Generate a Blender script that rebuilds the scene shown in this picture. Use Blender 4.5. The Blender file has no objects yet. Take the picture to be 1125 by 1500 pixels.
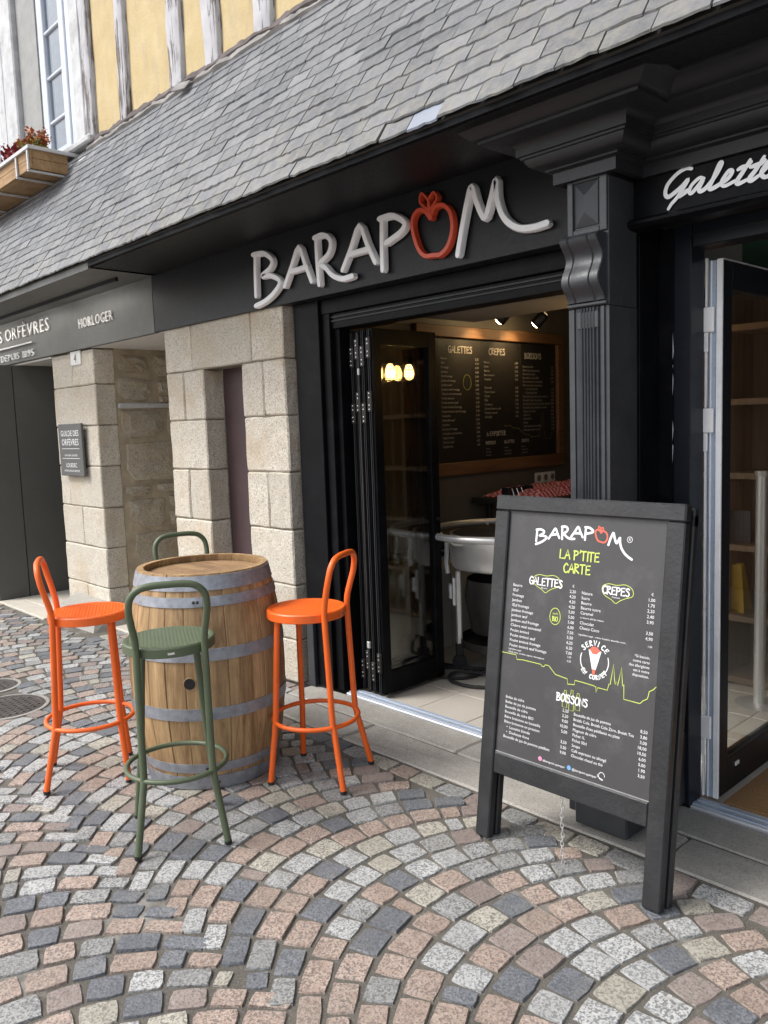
import bpy, math, random
from mathutils import Vector, Matrix, noise as mnoise

R = math.radians
S = bpy.context.scene
COL = S.collection
rng = random.Random(7)

# ------------------------------------------------------------------ camera
F_PX, PITCH, ROLL, YAW = 1200.0, R(6.1413), R(-2.0196), R(46.8854)
CAM_H = 1.5
cam_d = bpy.data.cameras.new('camera')
cam = bpy.data.objects.new('camera', cam_d)
COL.objects.link(cam)
_f = Vector((-math.sin(YAW) * math.cos(PITCH), math.cos(YAW) * math.cos(PITCH), -math.sin(PITCH)))
_r0 = Vector((math.cos(YAW), math.sin(YAW), 0.0))
_u0 = _r0.cross(_f)
_r = _r0 * math.cos(ROLL) + _u0 * math.sin(ROLL)
_u = -_r0 * math.sin(ROLL) + _u0 * math.cos(ROLL)
cam.matrix_world = Matrix(((_r.x, _u.x, -_f.x, 0), (_r.y, _u.y, -_f.y, 0), (_r.z, _u.z, -_f.z, CAM_H), (0, 0, 0, 1)))
cam_d.sensor_fit = 'VERTICAL'
cam_d.sensor_height = 36.0
cam_d.lens = 36.0 * F_PX / 1500.0
cam_d.clip_start = 0.02
cam_d.clip_end = 500.0
S.camera = cam

def to_px(p):
    d = Vector(p) - Vector((0, 0, CAM_H))
    z = d.dot(_f)
    if z < 0.05:
        return None
    return (562.5 + F_PX * d.dot(_r) / z, 750 - F_PX * d.dot(_u) / z, z)

# ------------------------------------------------------------------ sky, sun, exposure
SUN_DIR = Vector((-0.42, -0.62, 0.95)).normalized()
world = bpy.data.worlds.new('World')
S.world = world
world.use_nodes = True
wn = world.node_tree
wn.nodes.clear()
w_out = wn.nodes.new('ShaderNodeOutputWorld')
w_bg = wn.nodes.new('ShaderNodeBackground')
w_sky = wn.nodes.new('ShaderNodeTexSky')
w_sky.sky_type = 'NISHITA'
w_sky.sun_disc = False
w_sky.sun_elevation = math.asin(SUN_DIR.z)
w_sky.sun_rotation = math.atan2(SUN_DIR.x, SUN_DIR.y)
w_sky.air_density = 1.0
w_sky.dust_density = 3.5
w_sky.ozone_density = 1.0
w_hs = wn.nodes.new('ShaderNodeHueSaturation')
w_hs.inputs['Saturation'].default_value = 0.44
wn.links.new(w_sky.outputs[0], w_hs.inputs['Color'])
wn.links.new(w_hs.outputs[0], w_bg.inputs['Color'])
w_bg.inputs['Strength'].default_value = 0.15
wn.links.new(w_bg.outputs[0], w_out.inputs['Surface'])
sun_d = bpy.data.lights.new('sun', 'SUN')
sun_d.energy = 1.3
sun_d.angle = R(22)
sun_d.color = (1.0, 0.995, 0.985)
sun = bpy.data.objects.new('sun', sun_d)
COL.objects.link(sun)
sun.rotation_euler = SUN_DIR.to_track_quat('Z', 'Y').to_euler()
S.view_settings.view_transform = 'Standard'
S.view_settings.look = 'None'
S.view_settings.gamma = 1.0
S.view_settings.use_curve_mapping = False
S.view_settings.exposure = 0.92

# ------------------------------------------------------------------ node helpers
class NG:
    def __init__(s, name):
        s.m = bpy.data.materials.new(name)
        s.m.use_nodes = True
        s.t = s.m.node_tree
        s.b = s.t.nodes['Principled BSDF']
        s._pos = None
    def n(s, ty, **kw):
        nd = s.t.nodes.new('ShaderNode' + ty)
        for k, v in kw.items():
            if k.startswith('_'):
                setattr(nd, k[1:], v)
            else:
                s.set(nd, k.replace('__', ' '), v)
        return nd
    def set(s, nd, key, v):
        i = nd.inputs[key]
        if isinstance(v, bpy.types.NodeSocket):
            s.t.links.new(v, i)
        else:
            if isinstance(v, (tuple, list)) and len(v) == 3 and i.type == 'RGBA':
                v = (*v, 1)
            i.default_value = v
    def pos(s, sc=(1, 1, 1), obj=False, rot=(0, 0, 0)):
        if obj:
            o = s.t.nodes.new('ShaderNodeTexCoord').outputs['Object']
        else:
            o = s.t.nodes.new('ShaderNodeNewGeometry').outputs['Position']
        mp = s.t.nodes.new('ShaderNodeMapping')
        mp.inputs['Scale'].default_value = sc
        mp.inputs['Rotation'].default_value = rot
        s.t.links.new(o, mp.inputs['Vector'])
        return mp.outputs[0]
    def noise(s, vec, scale, detail=4, rough=0.55, dist=0.0):
        return s.n('TexNoise', Vector=vec, Scale=scale, Detail=detail, Roughness=rough, Distortion=dist).outputs['Fac']
    def vor(s, vec, scale, feat='F1', out='Distance', rnd=1.0):
        nd = s.n('TexVoronoi', _feature=feat, Vector=vec, Scale=scale, Randomness=rnd)
        return nd.outputs[out]
    def ramp(s, fac, stops, interp='LINEAR'):
        nd = s.t.nodes.new('ShaderNodeValToRGB')
        nd.color_ramp.interpolation = interp
        el = nd.color_ramp.elements
        while len(el) < len(stops):
            el.new(0.5)
        for e, (p, c) in zip(el, stops):
            e.position = p
            e.color = (c, c, c, 1) if isinstance(c, (int, float)) else (*c, 1)
        s.t.links.new(fac, nd.inputs[0])
        return nd.outputs[0]
    def mix(s, fac, a, b, mode='MIX'):
        nd = s.t.nodes.new('ShaderNodeMix')
        nd.data_type = 'RGBA'
        nd.blend_type = mode
        for k, v in ((0, fac), (6, a), (7, b)):
            i = nd.inputs[k]
            if isinstance(v, bpy.types.NodeSocket):
                s.t.links.new(v, i)
            elif k == 0:
                i.default_value = v
            else:
                i.default_value = (*v, 1)
        return nd.outputs[2]
    def math(s, op, a, b=0.0, clamp=False):
        nd = s.t.nodes.new('ShaderNodeMath')
        nd.operation = op
        nd.use_clamp = clamp
        for k, v in ((0, a), (1, b)):
            if isinstance(v, bpy.types.NodeSocket):
                s.t.links.new(v, nd.inputs[k])
            else:
                nd.inputs[k].default_value = v
        return nd.outputs[0]
    def rand(s):
        a = s.t.nodes.new('ShaderNodeObjectInfo').outputs['Random']
        b = s.t.nodes.new('ShaderNodeNewGeometry').outputs['Random Per Island']
        return s.math('FRACT', s.math('ADD', a, b))
    def bump(s, h, strength=0.5, dist=0.01):
        nd = s.n('Bump', Height=h, Strength=strength, Distance=dist)
        s.t.links.new(nd.outputs[0], s.b.inputs['Normal'])
    def out(s, col=None, rough=None, metal=None, **kw):
        if col is not None: s.set(s.b, 'Base Color', col)
        if rough is not None: s.set(s.b, 'Roughness', rough)
        if metal is not None: s.set(s.b, 'Metallic', metal)
        for k, v in kw.items():
            s.set(s.b, k.replace('__', ' '), v)
        return s.m

M = {}
def paint(name, col, rough=0.4, var=0.12, metal=0.0, bump=0.15, scale=9, dirt=None, bscale=160, spec=0.5):
    g = NG(name)
    p = g.pos()
    n1 = g.noise(p, scale, 5, 0.6)
    n2 = g.noise(p, scale * 9, 3, 0.6)
    c = g.mix(g.ramp(n1, [(0.3, 0.0), (0.7, 1.0)]), tuple(x * (1 - var) for x in col), tuple(min(1, x * (1 + var)) for x in col))
    if dirt:
        c = g.mix(g.ramp(g.noise(p, scale * 0.7, 8, 0.7), [(0.52, 0.0), (0.72, dirt[1])]), c, dirt[0])
    rr = g.ramp(n2, [(0.25, max(0.02, rough - 0.07)), (0.75, rough + 0.09)])
    if bump: g.bump(g.noise(p, bscale, 3, 0.6), bump, 0.002)
    M[name] = g.out(c, rr, metal, Specular__IOR__Level=spec)
    return M[name]

def granite(name, cols, pos_obj=False, grain=260, dark=0.6, rough=0.75, big=0.25, stain=None, bump=0.5, rough_scale=60):
    """speckled igneous rock: light crystals, a second tint and dark mica flecks"""
    g = NG(name)
    p = g.pos(obj=pos_obj)
    v = g.n('TexVoronoi', _feature='F1', Vector=p, Scale=grain, Randomness=1.0)
    sep = g.n('SeparateColor', Color=v.outputs['Color'])
    c = g.mix(g.ramp(sep.outputs[0], [(0.35, 0.0), (0.65, 1.0)]), cols[0], cols[1])
    c = g.mix(g.ramp(sep.outputs[1], [(1 - dark * 0.5, 0.0), (1 - dark * 0.5 + 0.08, 0.85)]), c, cols[2])
    c = g.mix(g.ramp(g.noise(p, 11, 5), [(0.3, big), (0.62, 0.0)]), c, tuple(x * 0.72 for x in cols[0]))
    rnd = g.rand()
    c = g.mix(g.math('MULTIPLY', rnd, 0.42), c, tuple(x * 0.55 for x in cols[0]))
    if stain:
        c = g.mix(g.ramp(g.noise(p, stain[1], 6, 0.65), [(0.5, 0.0), (0.72, stain[2])]), c, stain[0])
    h = g.math('ADD', g.noise(p, rough_scale, 6, 0.65), g.math('MULTIPLY', sep.outputs[2], 0.25))
    g.bump(h, bump, 0.006)
    M[name] = g.out(c, rough)
    return M[name]

def wood(name, dark, light, axis='z', scale=1.0, rough=0.6, bump=0.3, knots=True, obj=False, stain=0.0):
    g = NG(name)
    k = {'z': (14, 14, 0.9), 'x': (0.9, 14, 14), 'y': (14, 0.9, 14)}[axis]
    rnd = g.rand()
    p0 = g.pos(tuple(q * scale for q in k), obj=obj)
    off = g.n('CombineXYZ', X=g.math('MULTIPLY', rnd, 31.0), Y=g.math('MULTIPLY', rnd, 17.0), Z=g.math('MULTIPLY', rnd, 9.0))
    va = g.n('VectorMath', _operation='ADD')
    g.t.links.new(p0, va.inputs[0]); g.t.links.new(off.outputs[0], va.inputs[1])
    p = va.outputs[0]
    n1 = g.noise(p, 1.6, 6, 0.62, 0.7)
    n2 = g.noise(p, 9, 4, 0.7)
    w = g.math('FRACT', g.math('MULTIPLY', g.noise(p, 0.7, 2, 0.5, 0.4), 7.0))
    f = g.math('ADD', g.math('MULTIPLY', n1, 0.65), g.math('MULTIPLY', n2, 0.35))
    c = g.mix(g.ramp(f, [(0.32, 0.0), (0.66, 1.0)]), dark, light)
    c = g.mix(g.ramp(w, [(0.0, 0.38), (0.18, 0.0), (0.9, 0.0), (1.0, 0.3)]), c, tuple(x * 0.55 for x in dark))
    c = g.mix(g.math('MULTIPLY', rnd, 0.4), c, tuple(x * 0.7 for x in light))
    if stain: c = g.mix(g.ramp(g.noise(g.pos((1, 1, .35), obj=obj), 5.5, 7, 0.7, .6), [(0.47, 0.0), (0.66, stain)]), c, tuple(x * 0.75 for x in dark))
    g.bump(f, bump, 0.004)
    M[name] = g.out(c, rough)
    return M[name]

def emit(name, col, strength):
    g = NG(name)
    M[name] = g.out((0.02, 0.02, 0.02), 0.5, Emission__Color=(*col, 1), Emission__Strength=strength)
    return M[name]

def glass(name, tint=(0.9, 0.93, 0.92), ior=1.5, boost=1.0, rough=0.0):
    g = NG(name)
    t = g.t
    fc = g.n('LayerWeight', Blend=0.5).outputs['Facing']
    fr = g.math('ADD', .04, g.math('MULTIPLY', .96, g.math('POWER', fc, 5.0)))
    gl = g.n('BsdfGlossy', Color=(1, 1, 1), Roughness=rough)
    tr = g.n('BsdfTransparent', Color=tint)
    mx = t.nodes.new('ShaderNodeMixShader')
    f = g.math('MULTIPLY', fr, boost, True)
    t.links.new(f, mx.inputs[0]); t.links.new(tr.outputs[0], mx.inputs[1]); t.links.new(gl.outputs[0], mx.inputs[2])
    t.links.new(mx.outputs[0], t.nodes['Material Output'].inputs['Surface'])
    M[name] = g.m
    return g.m

# ------------------------------------------------------------------ mesh helpers
def world_loc(o):
    v = Vector((0, 0, 0))
    while o is not None:
        v += o.location
        o = o.parent
    return v

class MB:
    def __init__(s):
        s.v, s.f, s.mi = [], [], []
    def add(s, vs, fs, mi=0):
        b = len(s.v)
        s.v += [tuple(p) for p in vs]
        s.f += [tuple(b + i for i in q) for q in fs]
        s.mi += [mi] * len(fs)
        return s
    def box(s, x0, x1, y0, y1, z0, z1, mi=0, bev=0.0):
        if x0 > x1: x0, x1 = x1, x0
        if y0 > y1: y0, y1 = y1, y0
        if z0 > z1: z0, z1 = z1, z0
        if bev <= 0:
            vs = [(x, y, z) for z in (z0, z1) for y in (y0, y1) for x in (x0, x1)]
            return s.add(vs, [(0, 2, 3, 1), (4, 5, 7, 6), (0, 1, 5, 4), (2, 6, 7, 3), (0, 4, 6, 2), (1, 3, 7, 5)], mi)
        b = min(bev, (x1 - x0) * .45, (y1 - y0) * .45, (z1 - z0) * .45)
        X, Y, Z = ((x0, x1), (y0, y1), (z0, z1))
        vs, idx = [], {}
        for i in (0, 1):
            for j in (0, 1):
                for k in (0, 1):
                    for ax in range(3):
                        q = [X[i], Y[j], Z[k]]
                        sg = [1 if t == 0 else -1 for t in (i, j, k)]
                        for a2 in range(3):
                            if a2 != ax:
                                q[a2] += sg[a2] * b
                        idx[(i, j, k, ax)] = len(vs)
                        vs.append(q)
        fs = []
        c = ((0, 0), (1, 0), (1, 1), (0, 1))
        for ax in range(3):
            o1, o2 = [(1, 2), (0, 2), (0, 1)][ax]
            for d in (0, 1):
                q = []
                for a, e in c:
                    key = [0, 0, 0]; key[ax] = d; key[o1] = a; key[o2] = e
                    q.append(idx[(*key, ax)])
                fs.append(q)
        for ax in range(3):
            o1, o2 = [(1, 2), (0, 2), (0, 1)][ax]
            for a in (0, 1):
                for e in (0, 1):
                    k0 = [0, 0, 0]; k1 = [0, 0, 0]
                    k0[ax] = 0; k1[ax] = 1
                    k0[o1] = k1[o1] = a; k0[o2] = k1[o2] = e
                    fs.append([idx[(*k0, o1)], idx[(*k0, o2)], idx[(*k1, o2)], idx[(*k1, o1)]])
        for i in (0, 1):
            for j in (0, 1):
                for k in (0, 1):
                    fs.append([idx[(i, j, k, 0)], idx[(i, j, k, 1)], idx[(i, j, k, 2)]])
        ctr = Vector(((x0 + x1) / 2, (y0 + y1) / 2, (z0 + z1) / 2))
        out = []
        for q in fs:
            p = [Vector(vs[i]) for i in q]
            nn = (p[1] - p[0]).cross(p[2] - p[0])
            cc = sum(p, Vector()) / len(p)
            out.append(q if nn.dot(cc - ctr) > 0 else q[::-1])
        return s.add(vs, out, mi)
    def tube(s, pts, r, seg=10, mi=0, closed=False, cap=True):
        P = [Vector(p) for p in pts]
        n = len(P)
        rad = r if isinstance(r, (list, tuple)) else [r] * n
        T = []
        for i in range(n):
            if closed:
                t = P[(i + 1) % n] - P[i - 1]
            else:
                t = P[min(i + 1, n - 1)] - P[max(i - 1, 0)]
            T.append(t.normalized() if t.length > 1e-9 else Vector((0, 0, 1)))
        up = Vector((0, 0, 1)) if abs(T[0].z) < 0.9 else Vector((1, 0, 0))
        u = T[0].cross(up).normalized()
        vs = []
        for i in range(n):
            if i:
                u = (u - T[i] * u.dot(T[i]))
                u = u.normalized() if u.length > 1e-6 else T[i].orthogonal().normalized()
            w = T[i].cross(u)
            for k in range(seg):
                a = 2 * math.pi * k / seg
                vs.append(P[i] + u * math.cos(a) * rad[i] + w * math.sin(a) * rad[i])
        fs = []
        for i in range(n if closed else n - 1):
            j = (i + 1) % n
            for k in range(seg):
                k2 = (k + 1) % seg
                fs.append((i * seg + k, i * seg + k2, j * seg + k2, j * seg + k))
        if cap and not closed:
            fs.append(tuple(range(seg))[::-1])
            fs.append(tuple((n - 1) * seg + k for k in range(seg)))
        return s.add(vs, fs, mi)
    def lathe(s, prof, seg=32, c=(0, 0, 0), a0=0.0, a1=None, mi=0, closed_prof=False):
        full = a1 is None
        a1 = a0 + 2 * math.pi if full else a1
        m = seg if full else seg + 1
        vs = []
        for i in range(m):
            a = a0 + (a1 - a0) * i / seg
            for (r, z) in prof:
                vs.append((c[0] + r * math.cos(a), c[1] + r * math.sin(a), c[2] + z))
        k = len(prof)
        fs = []
        for i in range(seg):
            j = (i + 1) % m
            for q in range(k if closed_prof else k - 1):
                q2 = (q + 1) % k
                fs.append((i * k + q, j * k + q, j * k + q2, i * k + q2))
        if not full and closed_prof:
            fs.append(tuple(range(k)))
            fs.append(tuple((m - 1) * k + q for q in range(k))[::-1])
        return s.add(vs, fs, mi)
    def prism(s, poly, axis, a0, a1, mi=0):
        """extrude a 2-D polygon along an axis; poly = the two other coordinates in xyz order"""
        def pt(p, a):
            q = list(p); q.insert(axis, a); return q
        n = len(poly)
        vs = [pt(p, a0) for p in poly] + [pt(p, a1) for p in poly]
        fs = [tuple(range(n))[::-1], tuple(range(n, 2 * n))]
        for i in range(n):
            j = (i + 1) % n
            fs.append((i, j, n + j, n + i))
        return s.add(vs, fs, mi)
    def build(s, name, mat, parent=None, smooth=False, local=False, ang=40, fixn=True):
        off = Vector((0, 0, 0)) if (local or parent is None) else world_loc(parent)
        me = bpy.data.meshes.new(name)
        me.from_pydata([(p[0] - off.x, p[1] - off.y, p[2] - off.z) for p in s.v], [], s.f)
        for mm in (mat if isinstance(mat, (list, tuple)) else [mat]):
            me.materials.append(M[mm] if isinstance(mm, str) else mm)
        if any(s.mi):
            me.polygons.foreach_set('material_index', s.mi)
        if fixn:
            import bmesh
            bm = bmesh.new(); bm.from_mesh(me)
            bmesh.ops.recalc_face_normals(bm, faces=bm.faces)
            bm.to_mesh(me); bm.free()
        if smooth:
            me.shade_smooth()
            try:
                me.set_sharp_from_angle(angle=R(ang))
            except Exception:
                pass
        me.update()
        o = bpy.data.objects.new(name, me)
        COL.objects.link(o)
        if parent is not None:
            o.parent = parent
        return o

def thing(name, label, cat, loc=(0, 0, 0), rot=(0, 0, 0), group=None):
    o = bpy.data.objects.new(name, None)
    o.empty_display_size = 0.1
    COL.objects.link(o)
    o.location = loc
    o.rotation_euler = rot
    tag(o, label, cat, group)
    return o
def tag(o, label, cat, group=None):
    o['label'] = label; o['category'] = cat
    if group: o['group'] = group
    return o
def struct(o, label=None, cat=None):
    o['kind'] = 'structure'
    if label: o['label'] = label
    if cat: o['category'] = cat
    return o
def stuff(o):
    o['kind'] = 'stuff'
    return o
def clone(o, parent, loc=None, rot=None, scale=None):
    c = o.copy()
    COL.objects.link(c)
    c.parent = parent
    if loc is not None: c.location = loc
    if rot is not None: c.rotation_euler = rot
    if scale is not None: c.scale = scale
    return c
def clone_tree(o, parent=None):
    c = o.copy()
    COL.objects.link(c)
    c.parent = parent
    for ch in list(o.children):
        clone_tree(ch, c)
    return c

def smooth_path(pts, per=6, closed=False):
    P = [Vector(p) if len(p) == 3 else Vector((p[0], p[1], 0)) for p in pts]
    n = len(P)
    out = []
    for i in range(n if closed else n - 1):
        p0 = P[i - 1] if (closed or i) else P[0] * 2 - P[1]
        p1, p2 = P[i], P[(i + 1) % n]
        p3 = P[(i + 2) % n] if (closed or i + 2 < n) else P[-1] * 2 - P[-2]
        for k in range(per):
            t = k / per
            out.append(0.5 * ((2 * p1) + (p2 - p0) * t + (2 * p0 - 5 * p1 + 4 * p2 - p3) * t * t + (3 * p1 - p0 - 3 * p2 + p3) * t ** 3))
    if not closed:
        out.append(P[-1])
    return out

def stroke(mb, pts, w, y, depth, closed=False, per=6, mi=0, flat=False, taper=None, lift=0.0):
    """brush stroke in the x-z plane: y is the front, the body goes back by depth"""
    if closed:
        pts = pts[:-1] if (Vector(pts[0]) - Vector(pts[-1])).length < 1e-6 else pts
    P = smooth_path(pts, per, closed) if len(pts) > 2 else [Vector((a[0], a[1], 0)) for a in pts]
    n = len(P)
    secs = []
    for i in range(n):
        if closed:
            t = P[(i + 1) % n] - P[i - 1]
        else:
            t = P[min(i + 1, n - 1)] - P[max(i - 1, 0)]
        t = t.normalized()
        nn = Vector((-t.y, t.x, 0))
        ww = w * (taper(i / max(1, n - 1)) if taper else 1.0)
        secs.append((P[i], nn, ww / 2, t))
    if not closed:
        for end in (0, -1):
            c, nn, h, t = secs[end]
            sg = -1 if end == 0 else 1
            ex = []
            for a in (30, 60, 85):
                ex.append((c + t * sg * h * math.sin(R(a)), nn, h * math.cos(R(a)), t))
            secs = ex[::-1] + secs if end == 0 else secs + ex
    vs, fs = [], []
    if flat:
        for si, (c, nn, h, t) in enumerate(secs):
            for q in (-h, h):
                vs.append((c.x + nn.x * q, y - si * lift, c.y + nn.y * q))
        k = 2
        rngq = range(1)
    else:
        for c, nn, h, t in secs:
            for q, d in ((-1, depth), (-1, depth * 0.3), (-0.72, 0), (0.72, 0), (1, depth * 0.3), (1, depth)):
                vs.append((c.x + nn.x * h * q, y + d, c.y + nn.y * h * q))
        k = 6
        rngq = range(5)
    m = len(secs)
    for i in range(m if closed else m - 1):
        j = (i + 1) % m
        for q in rngq:
            fs.append((i * k + q, i * k + q + 1, j * k + q + 1, j * k + q))
    mb.add(vs, fs, mi)

# hand lettering: strokes on a unit grid
HAND = {
 'A': [[(0, 0), (.45, 1), (.85, 0)], [(.18, .36), (.72, .42)]],
 'B': [[(.08, 0), (.1, 1)], [(.0, 1), (.5, .98), (.6, .78), (.15, .55), (.7, .4), (.6, .1), (.05, 0)]],
 'C': [[(.75, .85), (.45, 1), (.1, .6), (.2, .15), (.5, 0), (.8, .15)]],
 'E': [[(.7, .98), (.12, .95), (.1, .02), (.72, .06)], [(.1, .52), (.6, .56)]],
 'G': [[(.75, .88), (.4, 1), (.08, .55), (.25, .05), (.7, .1), (.75, .45), (.45, .45)]],
 'I': [[(.15, 0), (.18, 1)]],
 'L': [[(.12, 1), (.08, .04), (.7, .06)]],
 'M': [[(0, 0), (.2, 1), (.45, .4), (.75, 1), (.9, 0)]],
 'N': [[(.05, 0), (.12, 1), (.65, .05), (.72, 1)]],
 'O': [[(.4, 1), (.05, .6), (.15, .1), (.5, 0), (.8, .45), (.7, .9), (.4, 1)]],
 'P': [[(.1, 0), (.12, 1)], [(.02, .98), (.6, .95), (.65, .65), (.12, .45)]],
 'R': [[(.1, 0), (.12, 1)], [(.02, .98), (.55, .95), (.6, .7), (.12, .5), (.75, .02)]],
 'S': [[(.68, .88), (.35, 1), (.12, .78), (.55, .5), (.65, .2), (.35, 0), (.05, .14)]],
 'T': [[(.0, .97), (.8, 1)], [(.4, .98), (.38, 0)]],
 'V': [[(.02, 1), (.35, 0), (.75, 1)]],
 "'": [[(.2, 1.05), (.1, .78)]],
}
WID = {'I': .32, "'": .3, ' ': .55, 'M': 1.05}
def hand(mb, txt, x, z, h, w, y, mi=0, track=1.0, per=4, dy=0.00012):
    adv = x
    for k, ch in enumerate(txt):
        if ch in HAND:
            zz = z + (rng.random() - .5) * h * .08
            for q, st in enumerate(HAND[ch]):
                sharp = ch in 'AMNVELTI'
                pp = [(adv + a * h * .78, zz + b * h) for a, b in st]
                stroke(mb, pp, w, y - q * dy - k % 2 * dy * 2, 0, per=1 if sharp else per, mi=mi, flat=True)
        adv += (WID.get(ch, .92)) * h * .78 * track
    return adv
def hand_width(txt, h, track=1.0):
    return sum(WID.get(c, .92) for c in txt) * h * .78 * track

_tc = {}
def text(mb, s, x, z, size, y, align='LEFT', mi=0, squeeze=1.0, depth=0.0, thin=0.0):
    """flat (or extruded) lettering in the x-z plane"""
    cu = bpy.data.curves.new('t', 'FONT')
    cu.body = s
    cu.size = size
    cu.align_x = align
    cu.resolution_u = 2
    cu.extrude = depth / 2
    cu.offset = -thin
    ob = bpy.data.objects.new('t', cu)
    me = bpy.data.meshes.new_from_object(ob)
    vs = [(x + v.co.x * squeeze, y - v.co.z + depth / 2, z + v.co.y) for v in me.vertices]
    fs = [tuple(p.vertices) for p in me.polygons]
    mb.add(vs, fs, mi)
    bpy.data.objects.remove(ob); bpy.data.curves.remove(cu); bpy.data.meshes.remove(me)

def rough_box(mb, x0, x1, y0, y1, z0, z1, amp=0.003, n=3, bev=0.006, seed=0, mi=0):
    """a dressed stone: box with chipped edges and an uneven face"""
    import bmesh
    b = MB().box(x0, x1, y0, y1, z0, z1, 0, bev)
    me = bpy.data.meshes.new('t'); me.from_pydata(b.v, [], b.f)
    bm = bmesh.new(); bm.from_mesh(me); bpy.data.meshes.remove(me)
    long_ = [e for e in bm.edges if e.calc_length() > .06]
    bmesh.ops.subdivide_edges(bm, edges=long_, cuts=n, use_grid_fill=True)
    bm.verts.index_update()
    vs = []
    for v in bm.verts:
        p = v.co
        q = p * 9 + Vector((seed * 3.1, seed * 1.7, 0))
        d = mnoise.noise_vector(q) + mnoise.noise_vector(q * 3.3) * .7
        vs.append((p[0] + d.x * amp, p[1] + d.y * amp, p[2] + d.z * amp))
    fs = [tuple(v.index for v in f.verts) for f in bm.faces]
    bm.free()
    mb.add(vs, fs, mi)
# ------------------------------------------------------------------ materials
paint('black_paint', (0.0042, 0.0046, 0.0058), 0.40, 0.25, bump=0.15, spec=0.1, dirt=((0.022, 0.022, 0.022), 0.35))
paint('soffit_black', (0.006, 0.0063, 0.0075), 0.5, 0.1, bump=0.05, spec=0.25)
paint('black_gloss', (0.0135, 0.0145, 0.017), 0.44, 0.15, bump=0.10, spec=0.4, dirt=((0.035, 0.035, 0.035), 0.3))
paint('black_wood_paint', (0.033, 0.0355, 0.041), 0.38, 0.2, bump=0.35, bscale=60, dirt=((0.06, 0.06, 0.06), 0.35))
paint('anthracite', (0.012, 0.0135, 0.0165), 0.38, 0.08, bump=0.05, spec=0.3)
paint('sign_black', (0.0085, 0.0093, 0.0118), 0.42, 0.06, bump=0.04, spec=0.28)
paint('navy_frame', (0.0085, 0.011, 0.0165), 0.33, 0.1, bump=0.05, spec=0.25)
paint('jeweller_grey', (0.125, 0.125, 0.118), 0.5, 0.1, metal=0.25, bump=0.06)
paint('jeweller_door_grey', (0.085, 0.085, 0.078), 0.5, 0.06, bump=0.05)
paint('soffit_white', (0.62, 0.60, 0.56), 0.6, 0.04)
paint('letter_white', (0.88, 0.885, 0.90), 0.35, 0.04, bump=0.03)
paint('letter_steel', (0.90, 0.89, 0.88), 0.3, 0.05, bump=0.03)
paint('letter_red', (0.60, 0.075, 0.03), 0.38, 0.06, bump=0.03)
paint('print_white', (0.78, 0.78, 0.78), 0.5, 0.02, bump=0)
paint('print_dim', (0.34, 0.32, 0.30), 0.6, 0.02, bump=0)
paint('print_dim_green', (0.20, 0.20, 0.06), 0.6, 0.02, bump=0)
paint('print_green', (0.52, 0.60, 0.12), 0.5, 0.02, bump=0)
paint('print_red', (0.65, 0.13, 0.08), 0.5, 0.02, bump=0)
paint('print_pink', (0.75, 0.25, 0.42), 0.5, 0.02, bump=0)
paint('print_blue', (0.15, 0.32, 0.62), 0.5, 0.02, bump=0)
paint('board_panel', (0.050, 0.049, 0.050), 0.42, 0.05, bump=0.05, dirt=((0.14, 0.135, 0.13), 0.3))
paint('board_wood', (0.0165, 0.0172, 0.019), 0.40, 0.3, bump=0.6, bscale=70, dirt=((0.07, 0.07, 0.07), 0.25))
paint('menu_black', (0.010, 0.009, 0.009), 0.5, 0.1, bump=0)
paint('orange_paint', (0.80, 0.125, 0.012), 0.42, 0.06, bump=0.15, bscale=260, dirt=((0.62, 0.13, 0.04), 0.35))
paint('green_paint', (0.082, 0.105, 0.056), 0.46, 0.08, bump=0.15, bscale=260, dirt=((0.12, 0.135, 0.09), 0.4))
paint('rubber', (0.02, 0.02, 0.02), 0.7, 0.1)
paint('slot_door', (0.060, 0.034, 0.036), 0.5, 0.12, bump=0.15)
paint('alu', (0.62, 0.64, 0.67), 0.4, 0.06, metal=0.35, bump=0.05)
paint('alu_white', (0.86, 0.87, 0.88), 0.4, 0.05, metal=0.0, dirt=((0.4, 0.39, 0.36), 0.3))
paint('alu_groove', (0.36, 0.43, 0.54), 0.3, 0.06, metal=0.1)
paint('screw', (0.75, 0.75, 0.75), 0.25, 0.05, metal=0.9, bump=0)
paint('steel', (0.66, 0.65, 0.63), 0.34, 0.04, metal=0.6, bump=0.0)
paint('iron', (0.05, 0.045, 0.042), 0.45, 0.25, metal=0.5)
paint('black_iron', (0.016, 0.014, 0.014), 0.35, 0.2, metal=0.2)
paint('galvanised', (0.285, 0.30, 0.33), 0.46, 0.22, metal=0.35, bump=0.5, scale=26, bscale=60, dirt=((0.15, 0.15, 0.165), 0.75))
paint('cover_iron', (0.07, 0.058, 0.052), 0.55, 0.4, metal=0.3, bump=1.0, bscale=50)
paint('white_frame', (0.50, 0.54, 0.60), 0.42, 0.06, bump=0.1)
paint('white_worn', (0.47, 0.475, 0.48), 0.7, 0.15, bump=0.5, bscale=50, dirt=((0.25, 0.235, 0.23), 0.7))
paint('reveal_grey', (0.27, 0.27, 0.26), 0.7, 0.12, bump=0.3)
paint('interior_white', (0.55, 0.56, 0.55), 0.45, 0.03)
paint('interior_olive', (0.105, 0.092, 0.078), 0.6, 0.08)
paint('interior_teal', (0.02, 0.11, 0.115), 0.6, 0.08)
paint('interior_grey', (0.17, 0.165, 0.16), 0.6, 0.06)
paint('dark_void', (0.022, 0.02, 0.018), 0.7, 0.1)
paint('mortar_dark', (0.20, 0.17, 0.125), 0.95, 0.2, bump=0.8, bscale=120)
paint('mortar_ochre', (0.36, 0.30, 0.215), 0.95, 0.25, bump=1.0, bscale=60)
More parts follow.
